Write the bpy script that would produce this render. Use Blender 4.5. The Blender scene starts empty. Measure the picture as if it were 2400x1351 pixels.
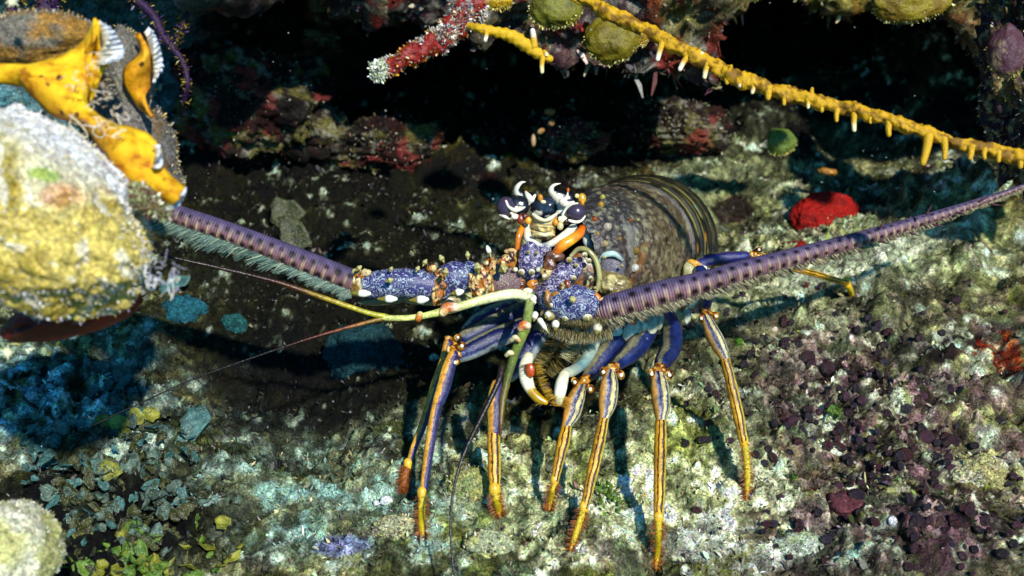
import bpy, math, random
import numpy as np
from mathutils import Vector, Matrix
random.seed(7); RNG = np.random.default_rng(7)
scn = bpy.context.scene
COL = scn.collection

# ------------------------------------------------------------------ camera, water light, strobe
PITCH = math.radians(18.0)
CAM = np.array([0.0, 0.0, 0.40])
FPX = 1200/math.tan(math.radians(25.0))          # focal length in photograph pixels
FWD = np.array([0, math.cos(PITCH), -math.sin(PITCH)])
UPV = np.array([0, math.sin(PITCH), math.cos(PITCH)])
RGT = np.array([1.0, 0, 0])
cam_d = bpy.data.cameras.new('camera'); cam = bpy.data.objects.new('camera', cam_d); COL.objects.link(cam)
cam.location = CAM; cam.rotation_euler = (math.pi/2-PITCH, 0, 0)
cam_d.sensor_width = 36; cam_d.lens = 18/math.tan(math.radians(25.0))
cam_d.clip_start = 0.01; cam_d.clip_end = 60
cam_d.dof.use_dof = True; cam_d.dof.focus_distance = 0.70; cam_d.dof.aperture_fstop = 9.0
scn.camera = cam

SUN_EL = math.radians(36); SUN_AZ = math.radians(24)   # az: to the right of straight behind the camera
world = bpy.data.worlds.new('World'); scn.world = world; world.use_nodes = True
wn = world.node_tree; wn.nodes.clear()
sky = wn.nodes.new('ShaderNodeTexSky'); sky.sky_type = 'NISHITA'; sky.sun_disc = False
sky.sun_elevation = SUN_EL; sky.sun_rotation = math.pi - SUN_AZ
tint = wn.nodes.new('ShaderNodeMix'); tint.data_type = 'RGBA'; tint.blend_type = 'MULTIPLY'
tint.inputs['Factor'].default_value = 1; tint.inputs['B'].default_value = (0.10, 0.62, 1.15, 1)   # light filtered by sea water
bg = wn.nodes.new('ShaderNodeBackground'); bg.inputs['Strength'].default_value = 0.10
wo = wn.nodes.new('ShaderNodeOutputWorld')
wn.links.new(sky.outputs[0], tint.inputs['A']); wn.links.new(tint.outputs['Result'], bg.inputs['Color']); wn.links.new(bg.outputs[0], wo.inputs[0])
sd = bpy.data.lights.new('sun', 'SUN'); sd.energy = 5.0; sd.angle = math.radians(1.5); sd.color = (1.0, 0.95, 0.86)
sun = bpy.data.objects.new('sun', sd); COL.objects.link(sun)
sdir = Vector((-math.sin(SUN_AZ)*math.cos(SUN_EL), math.cos(SUN_AZ)*math.cos(SUN_EL), -math.sin(SUN_EL)))
sun.rotation_euler = sdir.to_track_quat('-Z', 'Y').to_euler()
vs = scn.view_settings; vs.view_transform = 'Standard'; vs.look = 'None'; vs.gamma = 1.0; vs.use_curve_mapping = False
vs.exposure = 0.22
scn.cycles.max_bounces = 4; scn.cycles.diffuse_bounces = 2; scn.cycles.glossy_bounces = 2; scn.cycles.transmission_bounces = 2

# ------------------------------------------------------------------ small maths
def P(px, py, d):
    return CAM + d*(FWD + RGT*((px-1200)/FPX) - UPV*((py-675.5)/FPX))
def R(rpx, d): return rpx*d/FPX
def project(p):
    q = p-CAM; z = q@FWD
    return 1200+FPX*(q@RGT)/z, 675.5-FPX*(q@UPV)/z, z
def sm(a, b, x):
    t = np.clip((x-a)/(b-a), 0, 1); return t*t*(3-2*t)
def s2l(c):
    c = np.asarray(c, float); return np.where(c <= .04045, c/12.92, ((c+.055)/1.055)**2.4)
def hx(h):
    return s2l([int(h[i:i+2], 16)/255 for i in (0, 2, 4)])
def hash3(i, j, k, s):
    u = np.uint32
    with np.errstate(over='ignore'):
        n = i.astype(u)*u(374761393)+j.astype(u)*u(668265263)+k.astype(u)*u(2147483647)+u((s*1274126177) & 0xFFFFFFFF)
        n = (n ^ (n >> u(13)))*u(1274126177); n = (n ^ (n >> u(16)))*u(2246822519); n = n ^ (n >> u(15))
    return (n & u(0xFFFFFF))*np.float32(1/16777215.)
def vnoise(p, s=0):
    f = np.floor(p); t = p-f; t = t*t*t*(t*(t*6-15)+10); i, j, k = f[:, 0].astype(np.int64), f[:, 1].astype(np.int64), f[:, 2].astype(np.int64)
    r = 0
    for a in (0, 1):
        wa = t[:, 0] if a else 1-t[:, 0]
        for b in (0, 1):
            wb = t[:, 1] if b else 1-t[:, 1]
            for c in (0, 1):
                wc = t[:, 2] if c else 1-t[:, 2]
                r = r+wa*wb*wc*hash3(i+a, j+b, k+c, s)
    return r*2-1
def fbm(p, o=4, s=0, g=.5):
    r = 0; a = 1; n = 0
    for q in range(o):
        r = r+a*vnoise(p*(2.03**q)+q*7.3, s+q); n += a; a *= g
    return r/n*1.5
def worley(p, s=0):
    f = np.floor(p); i, j, k = f[:, 0].astype(np.int64), f[:, 1].astype(np.int64), f[:, 2].astype(np.int64)
    F1 = np.full(len(p), 9.); F2 = np.full(len(p), 9.); ID = np.zeros(len(p))
    for a in (-1, 0, 1):
        for b in (-1, 0, 1):
            for c in (-1, 0, 1):
                hxx = hash3(i+a, j+b, k+c, s)
                d = np.sqrt((i+a+hxx-p[:, 0])**2+(j+b+hash3(i+a, j+b, k+c, s+11)-p[:, 1])**2+(k+c+hash3(i+a, j+b, k+c, s+23)-p[:, 2])**2)
                m = d < F1
                F2 = np.where(m, F1, np.minimum(F2, d)); ID = np.where(m, hash3(i+a, j+b, k+c, s+31), ID); F1 = np.where(m, d, F1)
    return F1, F2, ID
def lerp(a, b, m):
    return a+(b-a)*m[:, None]
def gm(px, py, cx, cy, rx, ry, rot=0):
    c, s = math.cos(math.radians(rot)), math.sin(math.radians(rot)); x = px-cx; y = py-cy
    return np.exp(-(((x*c+y*s)/rx)**2+((-x*s+y*c)/ry)**2))

# ------------------------------------------------------------------ mesh making
def mk(name, V, F, mat, parent=None, uv=None, col=None, smooth=True, kind=None, at=None):
    V = np.asarray(V, np.float32).reshape(-1, 3); me = bpy.data.meshes.new(name)
    F = np.asarray(F, np.int32); k = F.shape[1]
    me.vertices.add(len(V)); me.vertices.foreach_set('co', V.ravel())
    me.loops.add(F.size); me.loops.foreach_set('vertex_index', F.ravel())
    me.polygons.add(len(F)); me.polygons.foreach_set('loop_start', np.arange(0, F.size, k, dtype=np.int32))
    me.polygons.foreach_set('loop_total', np.full(len(F), k, np.int32))
    me.update(calc_edges=True); me.validate()
    if smooth: me.polygons.foreach_set('use_smooth', np.ones(len(me.polygons), bool))
    if uv is not None:
        l = me.uv_layers.new(name='UVMap'); l.data.foreach_set('uv', np.asarray(uv, np.float32)[F.ravel()].ravel())
    if col is not None:
        c = np.ones((len(V), 4), np.float32); c[:, :3] = np.clip(col, 0, 1)
        a = me.color_attributes.new(name='Col', type='FLOAT_COLOR', domain='POINT'); a.data.foreach_set('color', c.ravel())
    for m in (mat if isinstance(mat, (list, tuple)) else [mat]): me.materials.append(m)
    o = bpy.data.objects.new(name, me); COL.objects.link(o)
    if parent is not None: setpar(o, parent)
    if kind: o['kind'] = kind
    return o
def setpar(o, p):
    o.parent = p
    # everything is modelled in world coordinates: cancel the placement of an Empty parent
    if p.type == 'EMPTY': o.matrix_parent_inverse = Matrix.Translation(p.location).inverted()
def root(name, label, cat, loc, group=None):
    o = bpy.data.objects.new(name, None); COL.objects.link(o); o.location = [float(c) for c in loc]
    o.empty_display_size = .01; tag(o, label, cat, group); return o
def tag(o, label, cat, group=None):
    o['label'] = label; o['category'] = cat
    if group: o['group'] = group
    return o
def grid_faces(nu, nv, wrap=False):
    i = np.arange(nu-1)[:, None]; j = np.arange(nv-(0 if wrap else 1))[None, :]; j2 = (j+1) % nv
    a = i*nv+j; b = i*nv+j2; c = (i+1)*nv+j2; d = (i+1)*nv+j
    return np.stack([a, b, c, d], -1).reshape(-1, 4)
class MB:
    def __init__(s): s.V = []; s.F = []; s.U = []; s.C = []; s.n = 0
    def add(s, V, F, U=None, C=None):
        V = np.asarray(V, float); s.V.append(V); s.F.append(np.asarray(F)+s.n); s.n += len(V)
        s.U.append(U if U is not None else np.zeros((len(V), 2)))
        if C is None: C = np.ones((len(V), 3))
        C = np.asarray(C, float); s.C.append(np.broadcast_to(C, (len(V), 3)))
        return s
    def build(s, name, mat, parent=None, **kw):
        return mk(name, np.concatenate(s.V), np.concatenate(s.F), mat, parent, uv=np.concatenate(s.U), col=np.concatenate(s.C), **kw)
def catmull(A, k):
    A = np.asarray(A, float); n = len(A)
    if n < 3:
        t = np.linspace(0, 1, k+1)[:, None]; return A[0]*(1-t)+A[1]*t
    E = np.vstack([2*A[0]-A[1], A, 2*A[-1]-A[-2]]); out = []
    for i in range(1, n):
        p0, p1, p2, p3 = E[i-1], E[i], E[i+1], E[i+2]
        for q in range(k):
            t = q/k; out.append(.5*((2*p1)+(-p0+p2)*t+(2*p0-5*p1+4*p2-p3)*t*t+(-p0+3*p1-3*p2+p3)*t**3))
    out.append(A[-1]); return np.array(out)
def nrm(v): return v/np.maximum(np.linalg.norm(v, axis=-1, keepdims=True), 1e-9)
def tube(P3, rad, n=14, k=5, sx=1., sy=1., ends=True, ref=None, bump=None):
    """swept tube; u = .5 faces the reference (the camera side), v = length in metres"""
    A = catmull(np.column_stack([np.asarray(P3), np.asarray(rad)]), k); C = A[:, :3]; r = np.maximum(A[:, 3], 1e-5)
    T = nrm(np.gradient(C, axis=0))
    if ends:
        ph = np.radians([85, 60, 30])
        pre = np.array([C[0]-T[0]*r[0]*math.sin(a) for a in ph]); post = np.array([C[-1]+T[-1]*r[-1]*math.sin(a) for a in ph[::-1]])
        r = np.concatenate([r[0]*np.cos(ph), r, r[-1]*np.cos(ph[::-1])]); C = np.vstack([pre, C, post])
        T = np.vstack([np.repeat(T[:1], 3, 0), T, np.repeat(T[-1:], 3, 0)])
    rf = (CAM-C) if ref is None else np.broadcast_to(np.asarray(ref, float), C.shape)
    B = nrm(np.cross(T, rf)); N = np.cross(B, T)
    v = np.concatenate([[0], np.cumsum(np.linalg.norm(np.diff(C, axis=0), axis=1))])
    a = np.linspace(-math.pi, math.pi, n+1)
    rr = np.repeat(r[:, None], n+1, 1)
    if bump is not None: rr = rr*bump(a[None, :], v[:, None])
    V = C[:, None]+rr[..., None]*(np.cos(a)[None, :, None]*N[:, None]*sy+np.sin(a)[None, :, None]*B[:, None]*sx)
    U = np.stack(np.broadcast_arrays((a/(2*math.pi)+.5)[None, :], v[:, None]), -1)
    return V.reshape(-1, 3), grid_faces(len(C), n+1), U.reshape(-1, 2)
def PT(L, **kw):
    """tube from photograph measurements: (px, py, metres away, radius in px)"""
    A = np.array([list(P(a, b, d))+[R(r, d)] for a, b, d, r in L]); return tube(A[:, :3], A[:, 3], **kw)
def ball(c, r, nu=16, nv=20, sc=(1, 1, 1), frame=None):
    t = np.linspace(0.03, math.pi-0.03, nu); a = np.linspace(0, 2*math.pi, nv, endpoint=False)
    D = np.stack([np.sin(t)[:, None]*np.cos(a), np.sin(t)[:, None]*np.sin(a), np.cos(t)[:, None]+0*a], -1).reshape(-1, 3)
    V = D*np.array(sc)*r
    if frame is not None: V = V@np.asarray(frame)
    return V+np.asarray(c), grid_faces(nu, nv, True)[:, ::-1], D
def cone(base, tip, r, n=8, bend=0, hook=None):
    base = np.asarray(base); tip = np.asarray(tip)
    m = (base+tip)/2+(0 if hook is None else np.asarray(hook))
    return tube([base, m, tip], [r, r*.72, r*.06], n=n, k=3, ends=True)

# ------------------------------------------------------------------ materials
class NT:
    def __init__(s, name):
        s.m = bpy.data.materials.new(name); s.m.use_nodes = True; s.t = s.m.node_tree; s.t.nodes.clear()
        s.o = s.n('OutputMaterial'); s.b = s.n('BsdfPrincipled'); s.t.links.new(s.b.outputs[0], s.o.inputs[0])
    def n(s, ty, _in=None, **pr):
        x = s.t.nodes.new('ShaderNode'+ty)
        for k, v in pr.items(): setattr(x, k, v)
        for k, v in (_in or {}).items():
            if isinstance(v, bpy.types.NodeSocket): s.t.links.new(v, x.inputs[k])
            else: x.inputs[k].default_value = v
        return x
    def set(s, **kw):
        mp = dict(col='Base Color', rough='Roughness', spec='Specular IOR Level', normal='Normal', sss='Subsurface Weight', alpha='Alpha', trans='Transmission Weight', coat='Coat Weight')
        for k, v in kw.items():
            i = s.b.inputs[mp[k]]
            if isinstance(v, bpy.types.NodeSocket): s.t.links.new(v, i)
            else: i.default_value = v
        return s.m
    def math(s, op, a, b=0.0, c=0.0, clamp=False):
        return s.n('Math', {0: a, 1: b, 2: c}, operation=op, use_clamp=clamp).outputs[0]
    def mix(s, f, a, b, bt='MIX'):
        def c4(v): return v if isinstance(v, bpy.types.NodeSocket) else (*v, 1)
        x = s.n('Mix', data_type='RGBA', blend_type=bt)
        for sk, v in ((x.inputs['Factor'], f), (x.inputs['A'], c4(a)), (x.inputs['B'], c4(b))):
            if isinstance(v, bpy.types.NodeSocket): s.t.links.new(v, sk)
            else: sk.default_value = v
        return x.outputs['Result']
    def ramp(s, f, stops, interp='LINEAR'):
        x = s.n('ValToRGB', {0: f}); r = x.color_ramp; r.interpolation = interp
        while len(r.elements) > 1: r.elements.remove(r.elements[-1])
        for i, (p, c) in enumerate(stops):
            e = r.elements[0] if i == 0 else r.elements.new(p)
            e.position = p; e.color = (*(hx(c) if isinstance(c, str) else c), 1) if not isinstance(c, (int, float)) else (c, c, c, 1)
        return x.outputs[0]
    def noise(s, scale, detail=3, vec=None, out='Fac', rough=.6, dist=0):
        i = {'Scale': scale, 'Detail': detail, 'Roughness': rough, 'Distortion': dist}
        if vec is not None: i['Vector'] = vec
        return s.n('TexNoise', i).outputs[out]
    def vor(s, scale, vec=None, feature='F1', out='Distance', rnd=1):
        i = {'Scale': scale, 'Randomness': rnd}
        if vec is not None: i['Vector'] = vec
        return s.n('TexVoronoi', i, feature=feature).outputs[out]
    def bump(s, h, dist=.001, st=1.0): return s.n('Bump', {'Height': h, 'Distance': dist, 'Strength': st}).outputs[0]
    @property
    def pos(s): return s.n('TexCoord').outputs['Object']
    @property
    def uv(s):
        x = s.n('SeparateXYZ', {0: s.n('TexCoord').outputs['UV']}); return x.outputs[0], x.outputs[1]
    def attr(s, name='Col'): return s.n('Attribute', attribute_name=name).outputs['Color']

def mat_encrust(name, speck=1.0, rough=.65, bump=.0012, fine=700):
    m = NT(name); p = m.pos
    n1 = m.noise(fine, 3, p, rough=.75); n2 = m.noise(fine*.37, 3, p, rough=.7); nc = m.noise(fine*.55, 2, p, out='Color')
    lo = .5-.33*speck
    f = m.ramp(n1, [(.30, max(.08, lo-.12)), (.47, .72), (.56, 1.0), (.68, 1.25+.7*speck)])
    f2 = m.ramp(n2, [(.32, .5), (.52, 1.0), (.70, 1.35)])
    c = m.mix(1.0, m.attr(), f, 'MULTIPLY'); c = m.mix(1.0, c, f2, 'MULTIPLY')
    hue = m.mix(.35*speck, (1, 1, 1), m.mix(1.0, nc, (2.0, 2.0, 2.0), 'MULTIPLY'))
    c = m.mix(1.0, c, hue, 'MULTIPLY')
    h = m.math('ADD', n1, m.math('MULTIPLY', n2, 1.6))
    return m.set(col=c, rough=rough+.1, spec=.14, normal=m.bump(h, bump, 1.0))
M_ROCK = mat_encrust('encrusted_rock')
M_SMOOTHROCK = mat_encrust('softly_encrusted_rock', .6, .55, .0007, 900)

def mat_attr(name, rough=.45, spec=.5, var=.25, scale=500, bump=.0004, sss=0.0):
    m = NT(name); n = m.noise(scale, 3, m.pos)
    c = m.mix(1.0, m.attr(), m.ramp(n, [(.3, 1-var), (.7, 1+var)]), 'MULTIPLY')
    return m.set(col=c, rough=rough, spec=spec, normal=m.bump(n, bump), sss=sss)
M_COL = mat_attr('coloured_growth')
M_SHELL = mat_attr('glossy_shell', .34, .6, .3, 500, .00022)
M_HAIR = mat_attr('bristle', .5, .3, .15, 900, 0)
# ------------------------------------------------------------------ seabed
def hbase(X, Y):
    z = -0.051+0.2*Y
    z = z+0.035*sm(1.05, 1.6, Y)
    z = z+0.05*sm(0.25, .75, X)*sm(.5, 1.0, Y)
    return z
def lump(X, Y, cx, cy, rx, ry, h): return h*np.exp(-(((X-cx)/rx)**2+((Y-cy)/ry)**2))
def ground0(px, py):
    v = (675.5-py)/FPX; d = .451/(.497-.889*v); return d
HL = []
def hl(px, py, rpx, rypx, h):
    d = ground0(px, py); q = P(px, py, d); HL.append((q[0], q[1], R(rpx, d), R(rypx, d)*2.2, h))
hl(2130, 290, 170, 70, .085); hl(1800, 330, 120, 60, .03); hl(560, 400, 130, 45, .045); hl(790, 395, 95, 40, .05); hl(1010, 430, 90, 35, .03); hl(1150, 395, 80, 35, .02); hl(760, 480, 130, 60, .030); hl(1010, 540, 110, 60, .016); hl(720, 960, 170, 60, -.028); hl(560, 860, 140, 60, -.03)
hl(880, 860, 80, 50, .012); hl(480, 640, 120, 60, .02); hl(820, 620, 90, 40, .014)
hl(1090, 1150, 55, 45, .006); hl(300, 900, 200, 60, -.012); hl(1900, 830, 160, 40, .008); hl(2300, 560, 160, 60, .03)
hl(2250, 1250, 180, 60, .012); hl(1750, 780, 120, 30, -.012); hl(2320, 960, 120, 60, .012); hl(650, 1200, 130, 50, .008)
hl(1600, 560, 200, 80, -.012)
def height(X, Y):
    q = np.stack([X, Y, X*0], -1)
    z = hbase(X, Y)
    for a in HL: z = z+lump(X, Y, *a)
    w = q*9; z = z+.012*vnoise(w, 3)+.008*fbm(q*24, 2, 5)
    return z
def floor_hit(px, py, up=0.0):
    d = ground0(px, py)
    for _ in range(25):
        q = P(px, py, d); h = height(q[:1], q[1:2])[0]+up
        d += (q[2]-h)/0.75*0.7
    return P(px, py, d), d

def make_ground():
    nx, ny = 980, 740
    s = np.linspace(-1, 1, nx); t = np.linspace(0, 1, ny)
    Y = .40+.95*t**1.25+ (2.2*np.maximum(0, t-.93)/.07)**2*.25
    Y2 = np.repeat(Y[:, None], nx, 1)
    half = .27+.56*np.clip((Y-.45), 0, 1.3)
    k = s*(1+1.6*np.abs(s)**10)
    X2 = half[:, None]*k[None, :]
    X = X2.ravel(); Yf = Y2.ravel()
    Z = height(X, Yf)
    q = np.stack([X, Yf, Z], -1)
    qw = q+.004*np.stack([vnoise(q*90, 41), vnoise(q*90, 42), vnoise(q*90, 43)], -1)
    F1, F2, ID = worley(qw*85, 61)          # 12 mm lumps
    G1, G2, JD = worley(qw*230, 62)         # 4 mm grains
    K1, K2, KD = worley(qw*34, 63)
    amp = .0085*np.clip(fbm(q*14, 2, 71)+.75, .2, 1.2)
    Z = Z+.027*np.clip(fbm(q*10, 2, 72)+.6, .05, 1)*(.6-K1)*(.3+KD)
    Z = Z+amp*(.62-F1)*(.4+ID)+.0026*(.6-G1)*(.3+JD)+.0022*fbm(q*160, 3, 77)
    q = np.stack([X, Yf, Z], -1); px, py, dd = project(q)
    # ---- albedo: mosaic of growths, with some light and shade painted in by masks
    n0 = fbm(q*22, 3, 81); n1 = fbm(q*60, 3, 82); n2 = fbm(q*170, 3, 83); n3 = fbm(q*420, 2, 84)
    cream = hx('b4ae88'); white = hx('ecebe0'); olive = hx('5d5a26'); purple = hx('5b4450'); maroon = hx('2b0d14'); gg = hx('70806a'); teal = hx('4d8a88'); dark = hx('1a1612'); pink = hx('93707a'); yel = hx('a6962e')
    c = np.tile(cream, (len(q), 1))
    c = lerp(c, gg, sm(-.1, .35, n0)*.7)
    c = lerp(c, white, sm(.15, .5, n1+.3*n2)*.8)
    c = lerp(c, olive, sm(.1, .45, fbm(q*38, 3, 91)+.35*n2)*.75)
    for a_, b_, h_ in ((.0, .14, '8a8a50'), (.14, .24, 'c8c6b0'), (.24, .34, '6a5a50'), (.34, .42, '9a8a60'), (.42, .5, '5a6a50')):
        c = lerp(c, hx(h_), ((KD >= a_) & (KD < b_))*sm(.62, .40, K1+.25*n2)*.75)
    nodular = np.clip(gm(px, py, 2000, 920, 430, 230, 20)+gm(px, py, 2150, 1250, 360, 130)+.55*gm(px, py, 1400, 1290, 260, 60)+.3*gm(px, py, 560, 1250, 250, 60), 0, 1)
    c = lerp(c, purple, sm(.35, .75, nodular*.45+JD*.35+.35*n1)*.75)
    c = lerp(c, hx('e2d8c8'), nodular*sm(.05, .4, n2+.5*n3)*.7); c = lerp(c, hx('b08a94'), nodular*sm(.05, .4, fbm(q*90, 2, 88))*.55)
    c = lerp(c, maroon, sm(.78, .86, nodular*.28+ID*.55+.22*n2+.14)*nodular*.95)
    c = lerp(c, pink, sm(.2, .5, fbm(q*50, 2, 93))*sm(1500, 1900, px)*.5)
    # grey green sediment behind the animal and right of it
    sed = np.clip(gm(px, py, 1950, 640, 520, 130, -12)+gm(px, py, 1750, 380, 300, 120)+.8*gm(px, py, 1620, 1080, 200, 230), 0, 1)
    c = lerp(c, hx('aeb090'), sed*(.75-.35*sm(.1, .5, n2)))
    c = lerp(c, hx('d8d8c4'), sm(.25, .6, gm(px, py, 2050, 600, 330, 45, -18)*.8+.25*n1)*.8)
    c = lerp(c, hx('3a1620'), sm(.35, .55, np.clip(gm(px, py, 1500, 350, 120, 50)+gm(px, py, 1720, 490, 70, 45)+gm(px, py, 1850, 350, 90, 40)+gm(px, py, 2230, 820, 90, 30, -25), 0, 1)*.8+.25*n1)*.85)
    mid = np.clip(gm(px, py, 960, 560, 260, 200)+gm(px, py, 600, 520, 280, 220)+gm(px, py, 760, 850, 330, 150)+gm(px, py, 1330, 900, 160, 90), 0, 1)  # olive growth, darkened further to paint in the shade of the hollow
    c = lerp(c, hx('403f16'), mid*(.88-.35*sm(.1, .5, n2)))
    c = lerp(c, hx('1a1510'), sm(.15, .7, gm(px, py, 690, 930, 230, 110)+.25*n1)*.85)  # deepest shade of the hollow, painted as near-black albedo
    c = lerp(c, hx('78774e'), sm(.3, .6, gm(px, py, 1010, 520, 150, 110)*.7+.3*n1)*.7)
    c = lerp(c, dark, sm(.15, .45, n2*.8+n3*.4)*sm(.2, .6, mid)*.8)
    left = np.clip(gm(px, py, 760, 1170, 400, 130), 0, 1)
    c = lerp(c, hx('a0bab4'), left*np.clip(.55+.5*n1, 0, 1))
    bl = gm(px, py, 60, 930, 360, 150)  # pale blue painted in for water light inside the boulder's shadow
    c = lerp(c, hx('c0e4ea'), bl*np.clip(.45+1.2*n1, 0, 1)); c = lerp(c, hx('0c1418'), bl*sm(.1, .5, n2))
    gb = gm(px, py, 250, 1230, 240, 130); c = lerp(c, hx('101208'), np.clip(gb*1.5, 0, .96))  # leaf bed painted near black for the darkness between the leaves
    c = lerp(c, hx('8a8cc0'), sm(.4, .7, gm(px, py, 800, 1280, 90, 30)+.2*n2)*.7)
    c = lerp(c, hx('b8b76c'), sm(.4, .75, np.clip(gm(px, py, 1000, 1250, 130, 60)+gm(px, py, 1600, 1020, 110, 110), 0, 1)+.25*n1)*.55)
    c = lerp(c, hx('c8c6c0'), sm(.45, .7, np.clip(gm(px, py, 1650, 1260, 170, 110)+gm(px, py, 1850, 1300, 90, 40, -20)+gm(px, py, 2080, 1230, 60, 20), 0, 1)*.8+.3*n2)*.8)
    c = lerp(c, hx('9a3a14'), sm(.5, .6, gm(px, py, 2370, 840, 75, 95, -35)*.75+.3*n2)*.9)
    c = lerp(c, hx('9a1a0a'), sm(.5, .62, np.clip(gm(px, py, 2300, 810, 60, 22, -30)+0*px, 0, 1)*.8+.3*n2)*.8)
    c = lerp(c, hx('3f7a1a'), sm(.6, .75, np.clip(gm(px, py, 1950, 960, 36, 22)+gm(px, py, 1860, 1120, 20, 16)+gm(px, py, 1730, 800, 22, 30), 0, 1)*.9+.2*n2)*.8)
    back = sm(500, 400, py+60*n1)*sm(1620, 1400, px)  # cave floor painted dark brown to deepen its shade
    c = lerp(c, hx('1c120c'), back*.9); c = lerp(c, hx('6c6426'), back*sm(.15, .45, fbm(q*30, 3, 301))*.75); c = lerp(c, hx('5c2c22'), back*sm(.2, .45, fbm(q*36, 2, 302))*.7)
    rb = sm(470, 300, py)*sm(1500, 1700, px); c = lerp(c, hx('4c4c3e'), rb*.75); c = lerp(c, hx('1a1414'), rb*sm(.1, .3, fbm(q*26, 3, 99))*.9)  # far floor coloured darker in place of light falloff
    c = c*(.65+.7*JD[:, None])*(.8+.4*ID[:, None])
    cav = np.clip((.75-F1)*1.6, .25, 1)        # colour goes darker in the gaps between lumps
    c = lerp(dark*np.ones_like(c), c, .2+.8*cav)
    c = lerp(c, hx('bcb898'), sm(.35, 1.0, np.clip(gm(px, py, 1600, 1150, 330, 190)+gm(px, py, 1180, 1180, 220, 120), 0, 1)*.7+.9*n1+.5*n2)*.7); c = lerp(c, hx('e4e0cc'), sm(.75, 1.3, gm(px, py, 1600, 1180, 330, 170)*.6+1.0*n1+.8*n2)*.8)
    c = lerp(c, hx('a0b8b2'), sm(.4, 1.1, gm(px, py, 800, 1170, 330, 120)*.7+.8*n1+.4*n2)*.7)
    c = lerp(c, hx('14160a'), np.clip(gb*1.5, 0, .93)*sm(1500, 900, px)); c = lerp(c, hx('2c2a12'), sm(.25, .8, mid)*.72*sm(.55, .1, n2+.5*n1))  # painted darkness laid again over leaf bed and hollow
    g = c.mean(1, keepdims=True); c = np.clip(g+(c-g)*1.55, .002, .9)
    c = c*(np.clip(g, .01, 1)/.26)**.55*(1-.6*sm(.05, .4, fbm(q*17, 3, 211))[:, None]*(1-.7*np.clip(gm(px, py, 1650, 1150, 420, 200)+left, 0, 1))[:, None])
    c = np.clip(c*np.array([1.04, 1.16, 1.08]), .002, .88)
    c = c*(1-.62*np.clip(mid*.9+gm(px, py, 420, 820, 160, 90), 0, 1)[:, None])  # hollow shade multiplied into the albedo
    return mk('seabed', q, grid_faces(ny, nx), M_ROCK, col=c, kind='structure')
seabed = make_ground()

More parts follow.
